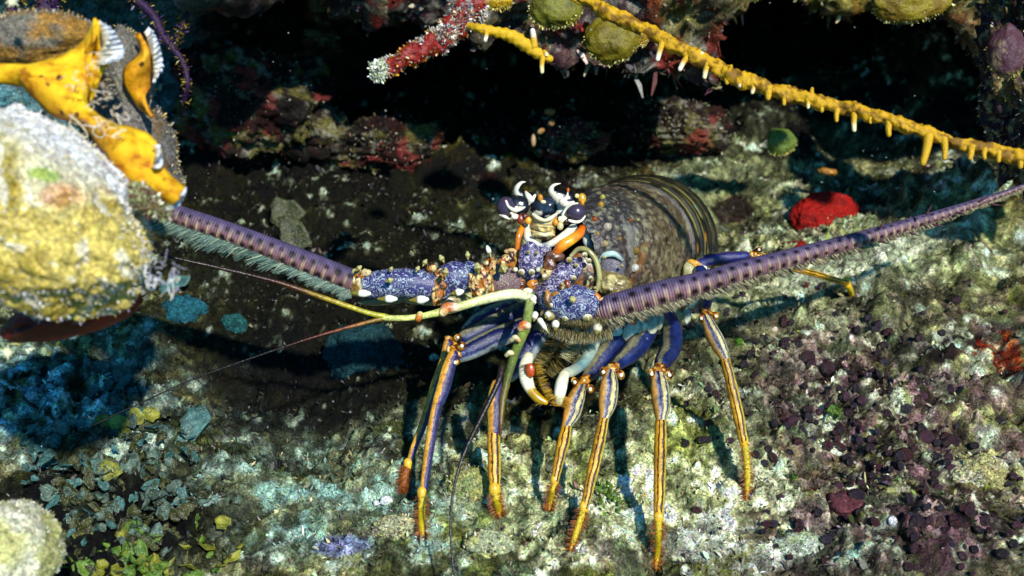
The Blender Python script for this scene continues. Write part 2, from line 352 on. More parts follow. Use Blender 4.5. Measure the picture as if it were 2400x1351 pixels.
# ------------------------------------------------------------------ cave wall and overhanging ledge
def make_ledge():
    # control: photograph column -> lip row and distance; unseen left lip set forward for its shade
    cps = [(-1500, -450, .95), (-500, -320, .98), (250, -130, .84), (480, -60, .83), (640, -35, .86), (800, 20, .90), (900, 60, .93), (1000, 60, .93), (1120, 120, .92), (1250, 130, .93), (1400, 190, .93), (1560, 235, .95), (1680, 250, .97), (1740, 120, .97),
           (1800, 45, 1.0), (1900, 22, 1.04), (2050, 25, 1.06), (2150, 50, 1.04), (2230, 70, .98), (2300, 80, .97), (2350, 90, .97), (2420, 100, .97), (2600, 150, .98), (3400, 250, 1.0)]
    L = np.array([P(*c) for c in cps])
    nx, ns = 640, 480
    X = np.linspace(-1.0, 1.0, nx)
    X = X*(1+.5*np.abs(X)**6)
    ly = np.interp(X, L[:, 0], L[:, 1]); lz = np.interp(X, L[:, 0], L[:, 2])
    wallY = 1.33+.10*np.sin(X*5+1)-.22*sm(-.12, -.42, X)*sm(.0, .4, .5)-.05*sm(.3, .8, X)
    # profile: front face top -> lip -> underside -> back wall -> into the floor
    S = np.linspace(0, 1, ns)
    prof = []
    kn = np.array([0, .16, .22, .27, .42, .55, .85, 1.0])
    ys = np.stack([ly-.10, ly-.035, ly-.004, ly+.02, ly+.17, wallY-.04, wallY+.02, wallY+.10])
    zs = np.stack([lz+.42, lz+.09, lz+.004, lz+.012, lz+.05, lz+.02, 0*lz+.18, 0*lz+.05])
    Y = np.empty((ns, nx)); Z = np.empty((ns, nx))
    for i in range(nx):
        Y[:, i] = np.interp(S, kn, ys[:, i]); Z[:, i] = np.interp(S, kn, zs[:, i])
    # round the corners along s
    for _ in range(10):
        Y[1:-1] = (Y[:-2]+2*Y[1:-1]+Y[2:])/4; Z[1:-1] = (Z[:-2]+2*Z[1:-1]+Z[2:])/4
    X2 = np.repeat(X[None, :], ns, 0)
    q = np.stack([X2, Y, Z], -1)
    N = nrm(np.cross(np.gradient(q, axis=1), np.gradient(q, axis=0)).reshape(-1, 3)); q = q.reshape(-1, 3)
    if N[(ns//12)*nx+nx//2, 1] > 0: N = -N
    qw = q+.006*np.stack([vnoise(q*60, 141), vnoise(q*60, 142), vnoise(q*60, 143)], -1)
    F1, F2, ID = worley(qw*55, 161); G1, G2, JD = worley(qw*190, 162)
    h = .034*fbm(q*9, 3, 131)+.014*fbm(q*28, 3, 132)+.010*(.6-F1)*(.4+ID)+.0035*(.6-G1)*(.3+JD)+.002*fbm(q*170, 2, 133)
    q = q+N*h[:, None]; px, py, dd = project(q)
    n1 = fbm(q*50, 3, 182); n2 = fbm(q*150, 3, 183)
    c = np.tile(hx('3a3230'), (len(q), 1))
    c = lerp(c, hx('6d6448'), sm(0, .4, n1)); c = lerp(c, hx('54343c'), sm(.05, .4, fbm(q*30, 3, 191))*.8)
    c = lerp(c, hx('8b8a7c'), sm(.2, .45, n2)*.7)
    c = lerp(c, hx('7a2016'), sm(.35, .5, fbm(q*45, 2, 192)+.15*n2)*.8)
    rim = sm(60, 0, py)*sm(1650, 1800, px)
    c = lerp(c, hx('8a8420'), np.clip(rim+gm(px, py, 1600, 30, 70, 60)*.6, 0, 1)*.85*(.7+.3*n1))
    c = lerp(c, hx('b9ad5c'), sm(.2, .5, n2)*rim*.8)
    rr = sm(2200, 2330, px); c = lerp(c, hx('75603f'), rr*.7); c = lerp(c, hx('c9b878'), rr*sm(.15, .4, n2)*.8)
    lf = sm(520, 380, px); c = lerp(c, hx('4f8890'), lf*.7)  # left wall tinted teal for the blue water light
    inn = sm(.02, .12, q[:, 1]-np.interp(q[:, 0], X, ly))*sm(380, 560, px); wr = sm(.05, .4, fbm(q*34, 3, 197))*sm(900, 700, px); c = lerp(c, hx('8a6040'), inn*wr*.9); c = lerp(c, hx('c8b890'), inn*wr*sm(.0, .4, n2)*.9); c = lerp(c, hx('b04440'), inn*sm(.2, .5, fbm(q*26, 2, 198))*sm(900, 700, px)*.7); c = lerp(c, hx('1c120e'), inn*(.9-.85*wr))  # cave shade painted into the wall; left growths paled to stay visible
    c = c*(.55+.9*JD[:, None])
    return mk('cave_wall', q, grid_faces(ns, nx)[:, ::-1], M_ROCK, col=c, kind='structure')
cave = make_ledge()
# reef flat carrying on outward so nothing ends just outside the view
def make_far():
    a = np.linspace(0, 2*math.pi, 97); r = np.array([1.15, 1.6, 2.6, 4.5]); z = np.array([-.1, -.25, -.45, -.6])
    V = np.stack([r[:, None]*np.cos(a), .6+r[:, None]*np.sin(a), z[:, None]+0*a], -1).reshape(-1, 3)
    V[:, 2] += .03*fbm(V*6, 3, 5)
    in0 = np.array([[0.0, .6, -.1]]*97)
    V = np.vstack([in0, V])
    return mk('reef_slope', V, grid_faces(5, 97), M_ROCK, col=np.tile(hx('6a6a55'), (len(V), 1)), kind='structure')
make_far()

# ------------------------------------------------------------------ lumps of coral, sponge and boulders
def blob(name, c, sc, mat, colfn, parent=None, frame=None, res=(90, 120), lo=.12, seed=1, hf=.03, warp=3.0, cell=0, cellamp=0, **kw):
    """lumpy closed rock: c centre, sc radii in metres"""
    t = np.linspace(0.01, math.pi-.01, res[0]); a = np.linspace(0, 2*math.pi, res[1], endpoint=False)
    D = np.stack([np.sin(t)[:, None]*np.cos(a), np.sin(t)[:, None]*np.sin(a), np.cos(t)[:, None]+0*a], -1).reshape(-1, 3)
    s = float(np.mean(sc))
    k = 1+lo*fbm(D*warp*.6+seed*3.1, 3, seed)+hf*fbm(D*warp*3.5+seed, 4, seed+9)
    if cell:
        F1, F2, ID = worley(D*cell+seed, seed+3); k = k+cellamp*(.6-F1)*(.4+ID)
    else: ID = None
    V = D*k[:, None]*np.array(sc)
    if frame is not None: V = V@np.asarray(frame)
    V = V+np.asarray(c)
    return mk(name, V, grid_faces(res[0], res[1], True)[:, ::-1], mat, parent, col=colfn(V, D, ID), **kw)
VIEWF = np.stack([RGT, UPV, -FWD])        # rows: picture right, picture up, towards the viewer
def rotf(deg):
    a = math.radians(deg); c, s = math.cos(a), math.sin(a)
    return np.stack([VIEWF[0]*c+VIEWF[1]*s, -VIEWF[0]*s+VIEWF[1]*c, VIEWF[2]])

def col_boulder(V, D, ID):
    px, py, d = project(V); n1 = fbm(V*55, 3, 3); n2 = fbm(V*140, 3, 4); n3 = fbm(V*320, 2, 5)
    c = np.tile(hx('d8d0a8'), (len(V), 1))
    yl = sm(-40, 60, (py-(430+.25*(px-150)))+70*n1)
    c = lerp(c, hx('d0b83c'), yl*.75)
    c = lerp(c, hx('a8881c'), yl*sm(0, .4, n1)*.6)
    wh = np.clip(sm(60, -40, py-(330+.55*(px-100)))+sm(.5, .9, gm(px, py, 300, 430, 60, 170, -30)), 0, 1)
    c = lerp(c, hx('e8ecf0'), wh*(.9-.3*sm(.1, .5, n1)))
    c = lerp(c, hx('8e8a3a'), sm(.15, .5, n1+.2*n2)*.45)
    c = lerp(c, hx('ece8d8'), sm(.25, .5, n2+.2*n1)*.65)
    crack = np.exp(-((n1-.02)/.035)**2)*sm(.3, .8, gm(px, py, 150, 440, 190, 120))
    c = lerp(c, hx('6a3a14'), crack*.75)
    c = lerp(c, hx('d2752a'), sm(.4, .8, gm(px, py, 150, 460, 70, 40)+.2*n2)*.5)
    c = lerp(c, hx('8fae30'), sm(.5, .8, gm(px, py, 100, 410, 55, 22, 10)+.2*n2)*.8)
    return c
M_BOULD = mat_encrust('coral_head_skin', .32, .6, .0005, 800)
bo = blob('coral_boulder', P(66, 496, .470), (R(305, .47), R(203, .47), .055), M_BOULD, col_boulder, frame=rotf(-38), res=(300, 400), lo=.10, seed=4, hf=.034, warp=3.2, cell=5, cellamp=.05)
tag(bo, 'big white and yellow encrusted coral head bulging in from the left edge', 'coral')
# ragged fringe of fine growth round the boulder and other lumps
def fringe(name, obj, n, size, cols, parent, mask=None, seed=1, up=.8, width=.22, mat=None, bias=None):
    me = obj.data; nv = len(me.vertices); V = np.empty(nv*3, np.float32); me.vertices.foreach_get('co', V); V = V.reshape(-1, 3).astype(float)
    Nn = np.empty(nv*3, np.float32); me.vertices.foreach_get('normal', Nn); Nn = Nn.reshape(-1, 3).astype(float)
    rg = np.random.default_rng(seed); w = np.ones(nv) if mask is None else np.clip(mask(V, Nn), 0, None)
    w = w+1e-12; idx = rg.choice(nv, n, p=w/w.sum())
    b = V[idx]+rg.normal(0, size*.5, (n, 3)); b0 = b-Nn[idx]*size*.4
    dirn = nrm(Nn[idx]*up+rg.normal(0, .55, (n, 3))+(0 if bias is None else np.asarray(bias))); side = nrm(np.cross(dirn, rg.normal(0, 1, (n, 3))))
    L = size*rg.uniform(.5, 1.6, n)[:, None]; W = L*width*rg.uniform(.6, 1.4, (n, 1))
    q = np.stack([b0-side*W*.5, b0+side*W*.5, b+dirn*L*.6+side*W, b+dirn*L, b+dirn*L*.6-side*W], 1)
    # two quads per flake
    Vx = np.stack([b0-side*W*.5, b0+side*W*.5, b+dirn*L*.55+side*W, b+dirn*L*.55-side*W, b+dirn*L+side*W*.25, b+dirn*L-side*W*.25], 1).reshape(-1, 3)
    base = np.arange(n)[:, None]*6
    F = np.concatenate([base+np.array([0, 1, 2, 3]), base+np.array([3, 2, 4, 5])])
    C = np.array([hx(c) for c in cols])[rg.integers(0, len(cols), n)]*rg.uniform(.55, 1.25, (n, 1))
    return mk(name, Vx, F, mat or M_COL, parent, col=np.repeat(C, 6, 0), smooth=False, kind='stuff')
def rim_mask(V, N):
    tc = nrm(CAM-V); k = (N*tc).sum(1); return np.exp(-((k-.12)/.22)**2)
fringe('white_fuzz', bo, 4200, .0010, ['e6e6ea', 'd6cfa0', 'b9a85a', 'c4bcd2', 'f2efe2'], bo, rim_mask, 3)
fringe('surface_fuzz', bo, 2600, .0008, ['f0ecd8', 'd0b850', 'b08a28', 'e8e4ea', '8a7a3c'], bo, lambda V, N: sm(0, .5, (N*nrm(CAM-V)).sum(1)), 5)
def loops_mesh(n, c, spread, r, seed, cols):
    rg = np.random.default_rng(seed); mb = MB()
    for i in range(n):
        o = np.asarray(c)+VIEWF.T@(rg.normal(0, 1, 3)*np.array(spread)); a0 = rg.uniform(0, 6.3); da = rg.uniform(1.5, 4.5); rr = rg.uniform(.4, 1.2)*spread[0]*.8
        e1, e2 = nrm(rg.normal(0, 1, 3)), nrm(rg.normal(0, 1, 3)); aa = np.linspace(a0, a0+da, 6)
        pts = [o+rr*(math.cos(x)*e1+math.sin(x)*e2*.7) for x in aa]
        V, F, U = tube(pts, [r*rg.uniform(.6, 1.3)]*6, n=5, k=2); mb.add(V, F, U, hx(cols[rg.integers(len(cols))]))
    return mb
tg = loops_mesh(34, P(375, 655, .455), (.0042, .0055, .003), .00022, 4, ['e8e6e8', 'c9c8b8', 'a8a8b8']).build('white_thread', M_COL, kind='stuff')
tg['label'] = 'loose tangle of white threads at the right edge of the coral head'

def solid(hexc, n2hex=None, sc=90, amt=.8):
    a = hx(hexc); b = hx(n2hex or hexc)
    def f(V, D, ID): return lerp(np.tile(a, (len(V), 1)), b, sm(-.2, .5, fbm(V*sc, 3, 7))*amt)
    return f
rs = blob('red_sponge', P(175, 735, .50), (R(165, .5), R(52, .5), .03), mat_attr('red_sponge_skin', .5, .4, .3, 900, .0006), solid('7a1408', '3a0a08', 60), frame=rotf(17), lo=.1, seed=11, hf=.02)
tag(rs, 'dark red sponge hanging below the big coral head at left', 'sponge')

# ---- orange plate sponge behind the coral head
oroot = root('plate_sponge', 'orange folded plate sponge with white ruffled edges above the coral head', 'sponge', P(250, 300, .50))
def mounds(spec):
    for i, (px, py, d, rx, ry, rz, rot, ca, cb) in enumerate(spec):
        o = blob('sponge_back', P(px, py, d), (R(rx, d), R(ry, d), rz), M_SMOOTHROCK, solid(ca, cb, 70), oroot, frame=rotf(rot), lo=.10, seed=20+i, hf=.015, res=(70, 90))
        fringe('surface_fuzz', o, 1500, .0011, [ca, cb, 'a8a498', 'c8b060'], o, rim_mask, 30+i)
mounds([(95, 100, .520, 150, 68, .022, 2, '7a7466', 'a9781c'), (305, 172, .545, 44, 105, .016, 8, '7c7a6c', '6c665a'), (305, 330, .548, 95, 150, .018, 28, '74706a', '6e5430'), (375, 420, .55, 42, 75, .014, 18, '6c6a68', '59585a')])
M_ORANGE = NT('orange_sponge'); _p = M_ORANGE.pos
_n = M_ORANGE.noise(130, 3, _p); _f = M_ORANGE.noise(1400, 2, _p); _v = M_ORANGE.vor(95, _p)
_c = M_ORANGE.mix(1.0, M_ORANGE.attr(), M_ORANGE.ramp(_n, [(.33, 'b48c3c'), (.5, 'f4e8c8'), (.65, 'ffffff')]), 'MULTIPLY')
_c = M_ORANGE.mix(M_ORANGE.ramp(M_ORANGE.math('ADD', _v, M_ORANGE.math('MULTIPLY', _f, .25)), [(.24, 1.0), (.30, 0.0)]), _c, tuple(hx('4a2408')))
M_ORANGE = M_ORANGE.set(col=_c, rough=.6, spec=.25, normal=M_ORANGE.bump(M_ORANGE.math('ADD', _f, _n), .0007), sss=0)
def ribbon(name, A, B, d, bulge, mat, ca, cb, n=70, m=14, wav=0., wn=20, thick=.0016, parent=None, dB=0.):
    a = catmull(np.array(A, float), 8); b = catmull(np.array(B, float), 8); t = np.linspace(0, 1, n)
    ia = np.linspace(0, 1, len(a)); ib = np.linspace(0, 1, len(b))
    a = np.stack([np.interp(t, ia, a[:, i]) for i in (0, 1)], -1); b = np.stack([np.interp(t, ib, b[:, i]) for i in (0, 1)], -1)
    s = np.linspace(0, 1, m); ca = hx(ca); cb = hx(cb); V = []; C = []
    for i in range(n):
        for j in range(m):
            q = a[i]*(1-s[j])+b[i]*s[j]
            dd = d-bulge*math.sin(math.pi*s[j]**.8)+dB*s[j]+wav*math.sin(t[i]*wn)*s[j]+.0035*math.sin(t[i]*9+s[j]*3)
            V.append(P(q[0], q[1], dd)); C.append(ca*(1-s[j])+cb*s[j])
    V = np.array(V); C = np.array(C); G = V.reshape(n, m, 3)
    N = nrm(np.cross(np.gradient(G, axis=0), np.gradient(G, axis=1)).reshape(-1, 3))
    if (N*(CAM-V)).sum() < 0: N = -N
    V = V+N*(.0006*fbm(V*150, 2, 3))[:, None]
    V2 = V-N*thick; F = grid_faces(n, m); nb = n*m
    ed = [i*m for i in range(n)]+[(n-1)*m+j for j in range(1, m)]+[i*m+m-1 for i in range(n-2, -1, -1)]+[j for j in range(m-2, 0, -1)]
    E = [[ed[i], ed[(i+1) % len(ed)], ed[(i+1) % len(ed)]+nb, ed[i]+nb] for i in range(len(ed))]
    return mk(name, np.vstack([V, V2]), np.vstack([F, F[:, ::-1]+nb, np.array(E)]), mat, parent, col=np.vstack([C, C]))
O1, O2 = 'e8b40a', 'f6cc24'
r1 = ribbon('sponge_plate', [(-30, 195), (60, 205), (140, 230), (195, 250), (212, 200), (215, 150), (205, 120)], [(-30, 150), (40, 148), (110, 142), (165, 118), (200, 85), (218, 46), (228, 46)], .487, .006, M_ORANGE, O1, O2, parent=oroot)
r1b = ribbon('sponge_plate', [(195, 250), (170, 200), (190, 160), (205, 110), (214, 50)], [(222, 232), (240, 175), (262, 138), (235, 120), (236, 48)], .489, .004, M_ORANGE, O1, O2, parent=oroot)
r2 = ribbon('sponge_plate', [(40, 185), (110, 262), (190, 300), (240, 355), (285, 420), (340, 470), (400, 492)], [(185, 178), (212, 250), (262, 285), (330, 303), (374, 345), (388, 395), (434, 438)], .483, .009, M_ORANGE, 'e0a40c', O2, parent=oroot, n=110)
r4 = ribbon('sponge_plate', [(318, 78), (324, 125), (291, 160), (292, 200), (318, 245), (352, 276)], [(330, 80), (350, 120), (357, 165), (352, 205), (340, 225), (358, 272)], .527, .006, M_ORANGE, 'f0b000', 'd8a430', parent=oroot)
M_RUF = mat_attr('white_ruffle', .4, .5, .15, 900, .0004)
def ruffle(A, B, d, wn, parent): return ribbon('white_ruffle', A, B, d, .003, M_RUF, 'c8b888', 'dfe6f2', n=120, m=10, wav=.0016, wn=wn, thick=.0009, parent=parent)
ruffle([(228, 50), (236, 80), (236, 110), (228, 136), (222, 150)], [(234, 52), (268, 72), (284, 100), (290, 126), (262, 142)], .483, 62, r1b)
ruffle([(340, 82), (352, 120), (358, 160), (355, 190)], [(352, 68), (372, 100), (381, 150), (362, 198)], .522, 70, r4)
ruffle([(360, 345), (362, 372), (352, 392)], [(370, 338), (382, 368), (378, 396)], .477, 14, r2)
ruffle([(425, 436), (395, 462), (380, 488)], [(437, 440), (430, 470), (398, 490)], .480, 10, r2)
for c_, s_, sd_ in (((205, 205), (.0035, .005, .002), 1), ((262, 250), (.003, .004, .002), 2), ((215, 150), (.002, .006, .001), 3), ((230, 295), (.006, .002, .001), 6)):
    loops_mesh(16, P(*c_, .468), s_, .00018, sd_, ['e8dcc8', 'f4e6c0', 'caa878']).build('white_thread', M_COL, oroot, kind='stuff')
dk = blob('algae_crust', P(345, 470, .478), (R(55, .478), R(30, .478), .008), M_ROCK, solid('8c8a60', '5a3428', 200), frame=rotf(-35), lo=.2, seed=33, hf=.08)
tag(dk, 'pale green mottled crust between the coral head and orange sponge tip', 'coral')
fringe('fuzz', dk, 900, .0014, ['e0dcc0', '8a9a60', '6a3a30'], dk, None, 8)

# lower left coral lump
ll = blob('coral_lump', P(5, 1300, .50), (R(125, .5), R(120, .5), .03), M_SMOOTHROCK, solid('ccca84', 'eae8d0', 60), frame=rotf(0), lo=.12, seed=41, hf=.04)
tag(ll, 'smooth pale yellow coral lump in the bottom left corner', 'coral')
fringe('fuzz', ll, 2200, .0009, ['d8d8b0', 'a8a860', 'e8e8e0'], ll, rim_mask, 9)

# ------------------------------------------------------------------ yellow branches
M_YEL = mat_attr('yellow_rope_sponge', .5, .4, .22, 1200, .0007)
def nub(px, py, d, dx, dy, L, r, tipc='f0e8c0'):
    L *= .86; dx += random.uniform(-.18, .12); r *= random.uniform(.8, 1.1)
    b = P(px, py-3, d); t = P(px+dx*L, py+dy*L, d-.001); m = (b+t)/2+RGT*R(2, d)*random.uniform(-1, 1)
    V, F, U = tube([b, m, t], [R(r*1.25, d), R(r, d), R(r*.8, d)], n=8, k=3)
    tt = np.clip(U[:, 1]/max(U[:, 1].max(), 1e-6), 0, 1); return V, F, U, lerp(np.tile(hx('c89c10'), (len(V), 1)), hx(tipc or 'c89c10'), sm(.45, .85, tt))
yr = root('yellow_sponge_branch', 'long yellow rope sponge branch with short nubs slanting down to the right', 'sponge', P(1800, 210, .62))
ypts = [(1300, -45, .66, 15), (1352, -8, .66, 15), (1420, 28, .655, 16), (1510, 68, .65, 17), (1600, 118, .64, 17), (1690, 165, .63, 18), (1780, 202, .62, 18), (1900, 236, .61, 18), (2010, 262, .60, 17), (2100, 288, .59, 17), (2200, 322, .585, 17), (2300, 350, .58, 17), (2400, 372, .575, 18), (2520, 400, .57, 18)]
ypts = [(a, b, c, d*.93) for a, b, c, d in ypts]
V, F, U = PT(ypts, n=26, k=22); nn = fbm(V*260, 3, 5); V = V+nrm(V-np.repeat(V.reshape(-1, 27, 3).mean(1), 27, 0))*(.0013*nn+.0008*fbm(V*90, 2, 4)+.0007*fbm(V*700, 2, 6))[:, None]
mk('stem', V, F, M_YEL, yr, uv=U, col=lerp(np.tile(hx('c99a08'), (len(V), 1)), hx('7c5804'), sm(-.05, .4, fbm(V*120, 2, 8)+.6*fbm(V*420, 2, 9))))
nubs = [(1512, 82, -.1, 1, 22, 6, None), (1552, 105, -.15, 1, 40, 7, 'f5efd0'), (1612, 135, -.5, 1, 32, 7, 'f5efd0'), (1660, 152, -.25, 1, 34, 8, 'efe4b0'), (1705, 172, 0, 1, 26, 6, None), (1738, 182, -.1, 1, 22, 7, 'e0d0b0'), (1765, 200, -.1, 1, 20, 6, 'e8d8a8'), (1803, 212, 0, 1, 20, 8, None), (1840, 225, 0, 1, 22, 7, None), (1893, 238, 0, 1, 16, 6, 'e8d8a0'),
        (1925, 250, .1, 1, 12, 6, None), (1962, 262, .1, 1, 24, 7, None), (2002, 272, -.03, 1, 38, 7, 'f0e8b0'), (2040, 276, 0, 1, 14, 4, None), (2083, 292, -.05, 1, 28, 7, None), (2176, 325, -.22, 1, 66, 10, None), (2212, 328, 0, 1, 50, 8, None), (2276, 348, .05, 1, 26, 8, None), (2308, 355, .1, 1, 18, 6, None), (2340, 360, 0, 1, 20, 6, None), (2390, 372, 0, 1, 22, 8, None),
        (1902, 222, .1, -1, 16, 5, None), (1712, 165, .1, -1, 12, 4, None), (1640, 140, .3, -1, 18, 6, 'efe4b0')]
yx = np.array([p[0] for p in ypts]); yd = np.array([p[2] for p in ypts])
for a, b, dx, dy, L, r, tc in nubs:
    MB().add(*nub(a, b, float(np.interp(a, yx, yd))-.002, dx, dy, L, r, tc)).build('nub', M_YEL, yr)
fr_o = bpy.data.objects[yr.children[0].name]
fringe('fine_spikes', fr_o, 1800, .0009, ['d8b830', 'b48c10', 'efe0a0'], fr_o, None, 13, 1.5, .15)
# smaller yellow branch and red encrusted branch
y2 = root('yellow_sponge_branch', 'short yellow sponge branch with pale finger tips beside the red crusted branch', 'sponge', P(1200, 80, .60))
MB().add(*PT([(1100, 62, .605, 8), (1128, 68, .60, 11), (1165, 76, .60, 12), (1200, 86, .60, 15), (1235, 108, .60, 15), (1260, 125, .60, 13), (1288, 138, .60, 9)], n=20, k=9, bump=lambda a, v: 1+.13*np.sin(v*1500)*np.cos(a*2)+.07*np.sin(a*5+v*700)), C=hx('cfa40c')).build('stem', M_YEL, y2)
for q in [(1140, 76, -.15, 1, 22, 5, 'f4f0d8'), (1252, 112, 0, -1, 46, 8, 'f7f4e6'), (1272, 138, .12, 1, 36, 6, 'f0dfa0'), (1276, 126, .6, .3, 14, 6, 'f2e8c0')]:
    MB().add(*nub(q[0], q[1], .598, q[2], q[3], q[4], q[5], q[6])).build('finger', M_YEL, y2)
rb = root('red_sponge_branch', 'dark red branch crusted with white polyps hanging at the top', 'sponge', P(1000, 90, .62))
st = MB().add(*PT([(1120, -40, .63, 30), (1102, 10, .625, 34), (1072, 55, .62, 28), (1035, 92, .615, 24), (985, 118, .61, 22), (940, 142, .61, 20), (905, 165, .61, 15), (885, 178, .61, 10)], n=22, k=10, bump=lambda a, v: 1+.22*np.sin(v*420+a*2)+.1*np.sin(a*4-v*900)), C=hx('7d1206')).build('stem', mat_attr('red_crust', .5, .5, .4, 600, .0008), rb)
fringe('white_polyps', st, 5200, .0013, ['e2dfd4', 'c0c0b4', 'd8cca8', 'a8b0b4', '8a4a40'], st, lambda V, N: sm(-.1, .5, fbm(V*110, 2, 9)+.45*(N@UPV))+.02, 15, 1.2, .3)
fringe('golden_polyps', st, 700, .0013, ['c88a18', 'a86a10'], st, None, 16, 1.2, .3)
tipb = blob('tip_cluster', P(888, 168, .606), (R(17, .606), R(22, .606), .003), M_COL, solid('a8b090', 'd8dcc8', 400), rb, frame=rotf(-10), res=(30, 40), lo=.2, hf=.1, seed=3)
fringe('white_polyps', tipb, 700, .0015, ['d8e0c8', 'a8b078', 'f0f0e8'], tipb, None, 18, 1.2, .3)

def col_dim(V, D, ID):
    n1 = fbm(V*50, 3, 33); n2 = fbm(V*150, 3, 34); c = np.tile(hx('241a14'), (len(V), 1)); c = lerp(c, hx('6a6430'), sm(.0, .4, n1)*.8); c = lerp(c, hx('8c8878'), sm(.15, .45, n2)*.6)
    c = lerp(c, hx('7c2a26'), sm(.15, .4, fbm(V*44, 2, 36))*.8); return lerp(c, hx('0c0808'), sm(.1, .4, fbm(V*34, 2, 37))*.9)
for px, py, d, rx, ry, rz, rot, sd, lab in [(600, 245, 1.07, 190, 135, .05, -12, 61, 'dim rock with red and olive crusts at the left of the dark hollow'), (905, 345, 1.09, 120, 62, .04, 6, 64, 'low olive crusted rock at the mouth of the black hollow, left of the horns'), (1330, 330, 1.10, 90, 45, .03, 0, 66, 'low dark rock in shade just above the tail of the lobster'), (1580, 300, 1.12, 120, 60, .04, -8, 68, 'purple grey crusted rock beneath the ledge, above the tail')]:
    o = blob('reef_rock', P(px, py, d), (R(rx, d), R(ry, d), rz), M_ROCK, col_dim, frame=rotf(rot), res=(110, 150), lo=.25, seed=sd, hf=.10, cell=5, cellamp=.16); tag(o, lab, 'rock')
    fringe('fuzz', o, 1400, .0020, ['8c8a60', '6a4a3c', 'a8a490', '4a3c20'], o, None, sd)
def col_pillar(V, D, ID):
    n1 = fbm(V*60, 3, 3); n2 = fbm(V*170, 3, 4); c = np.tile(hx('40303a'), (len(V), 1)); c = lerp(c, hx('6c5a34'), sm(-.05, .4, n1)); c = lerp(c, hx('c8b878'), sm(.15, .45, n2)*.7); return lerp(c, hx('2a0e18'), sm(.15, .5, fbm(V*40, 2, 6))*.8)
pil = blob('rock_outcrop', P(2445, 170, .86), (R(125, .86), R(300, .86), .05), M_ROCK, col_pillar, frame=rotf(8), res=(200, 240), lo=.22, seed=8, hf=.12, warp=3, cell=6, cellamp=.13)
tag(pil, 'purple brown overgrown rock outcrop along the upper right edge', 'rock')
fringe('fuzz', pil, 5200, .0022, ['c8b878', 'a89040', '5a4430', '8a7a9a', 'e0d8b0'], pil, lambda V, N: .25+rim_mask(V, N), 77)
# hanging algae balls on the ledge
M_BALL = mat_attr('olive_algae', .5, .4, .35, 700, .0008)
for px, py, d, rx, ry, ca, cb, lab in [(1300, 18, .80, 58, 46, '6c6a1a', '4c480c', 'olive yellow round algae hanging at the top centre, left of the long yellow branch'),
                                   (1432, 92, .82, 62, 54, '6e6208', '574a04', 'dark golden round algae hanging beneath the long yellow branch'),
                                   (1165, 0, .70, 34, 20, 'b08c08', '8c6c04', 'small bright yellow lump at the top edge above the short yellow branch'),
                                   (1830, 332, 1.0, 34, 32, '5a6c28', '3c5414', 'small yellow green ball sponge under the long yellow branch'),
                                   (2130, 5, .80, 90, 48, '6a5408', '8a7a14', 'golden brown rounded growth on the ledge at top right'),
                                   (2360, 120, .80, 42, 60, '4a2a34', '8a7a54', 'purple brown lump on the ledge at the right edge')]:
    o = blob('algae_ball', P(px, py, d), (R(rx, d), R(ry, d), R(min(rx, ry)*.8, d)), M_BALL, solid(ca, cb, 120), frame=rotf(0), lo=.12, hf=.03, res=(50, 64), seed=int(px) % 50)
    o['label'] = lab; o['category'] = 'algae'
    fringe('fuzz', o, 500, .0013, ['d8d088', 'b8a840', ca], o, lambda V, N: np.clip(-(N@UPV)+.1, 0, 1)*rim_mask(V, N), int(px) % 40)
ob = blob('orange_shell', P(1940, 403, 1.02), (R(24, 1.), R(9, 1.), .004), M_COL, solid('b8862c', '8a5a18'), frame=rotf(-8), res=(24, 30), seed=6, lo=.2)
tag(ob, 'small orange oval shell in the dark hollow above the red sponge patch', 'shell')
for px, py, rx, ry, rot, lab in [(1288, 262, 14, 9, 0, 'tiny orange barnacle in the dark cave, uppermost of the four'), (1292, 288, 9, 9, 20, 'tiny pale barnacle in the dark cave just below the orange one'), (1268, 308, 10, 7, 30, 'tiny brown barnacle in the dark cave, third from the top'), (1250, 330, 6, 16, 0, 'tiny narrow brown barnacle, lowest on the dark cave wall')]:
    o = blob('barnacle', P(px, py, 1.02), (R(rx, 1.), R(ry, 1.), .003), M_COL, solid('8a5a20', 'a8906a'), frame=rotf(rot), res=(14, 18), seed=px % 9); tag(o, lab, 'barnacle')

# ---- red encrusting sponge patches lying on the sediment
def patch(name, outline, hexc, label, up=.004, mat=None):
    q = catmull(np.array(outline+[outline[0]], float), 6)[:-1]; c = q.mean(0); rings = np.linspace(0.02, 1, 16); V = []
    for i, r in enumerate(rings):
        for p in q:
            pp = c+(p-c)*r*(1+(.03*math.sin(p[0]*.35+p[1]*.2) if r > .8 else 0)); w, _ = floor_hit(pp[0], pp[1], up*(1-r**6)+.0015); V.append(w)
    V = np.array(V); V[:, 2] += .0012*fbm(V*200, 3, 4)
    V2 = V-np.array([0, 0, .006]); n = len(q); F = grid_faces(len(rings), n, True); k = len(V); e = (len(rings)-1)*n
    E = np.array([[e+i, e+(i+1) % n, e+(i+1) % n+k, e+i+k] for i in range(n)])
    o = mk(name, np.vstack([V, V2]), np.vstack([F, F[:, ::-1]+k, E]), mat, col=lerp(np.tile(hx(hexc), (2*k, 1)), hx(hexc)*.55, sm(0, .6, fbm(np.vstack([V, V2])*90, 3, 2))))
    return tag(o, label, 'sponge')
M_RED = mat_attr('red_encrusting_sponge', .75, .2, .45, 500, .0012)
w_, d_ = floor_hit(1934, 515, .0)
rd = blob('red_sponge', P(1934, 508, d_-.004), (R(76, d_), R(56, d_), .014), M_RED, solid('8c0c03', '5c0803', 120), frame=rotf(14), lo=.16, seed=12, hf=.07, warp=2.5)
tag(rd, 'bright red sponge cushion on the sediment above the right antenna', 'sponge')
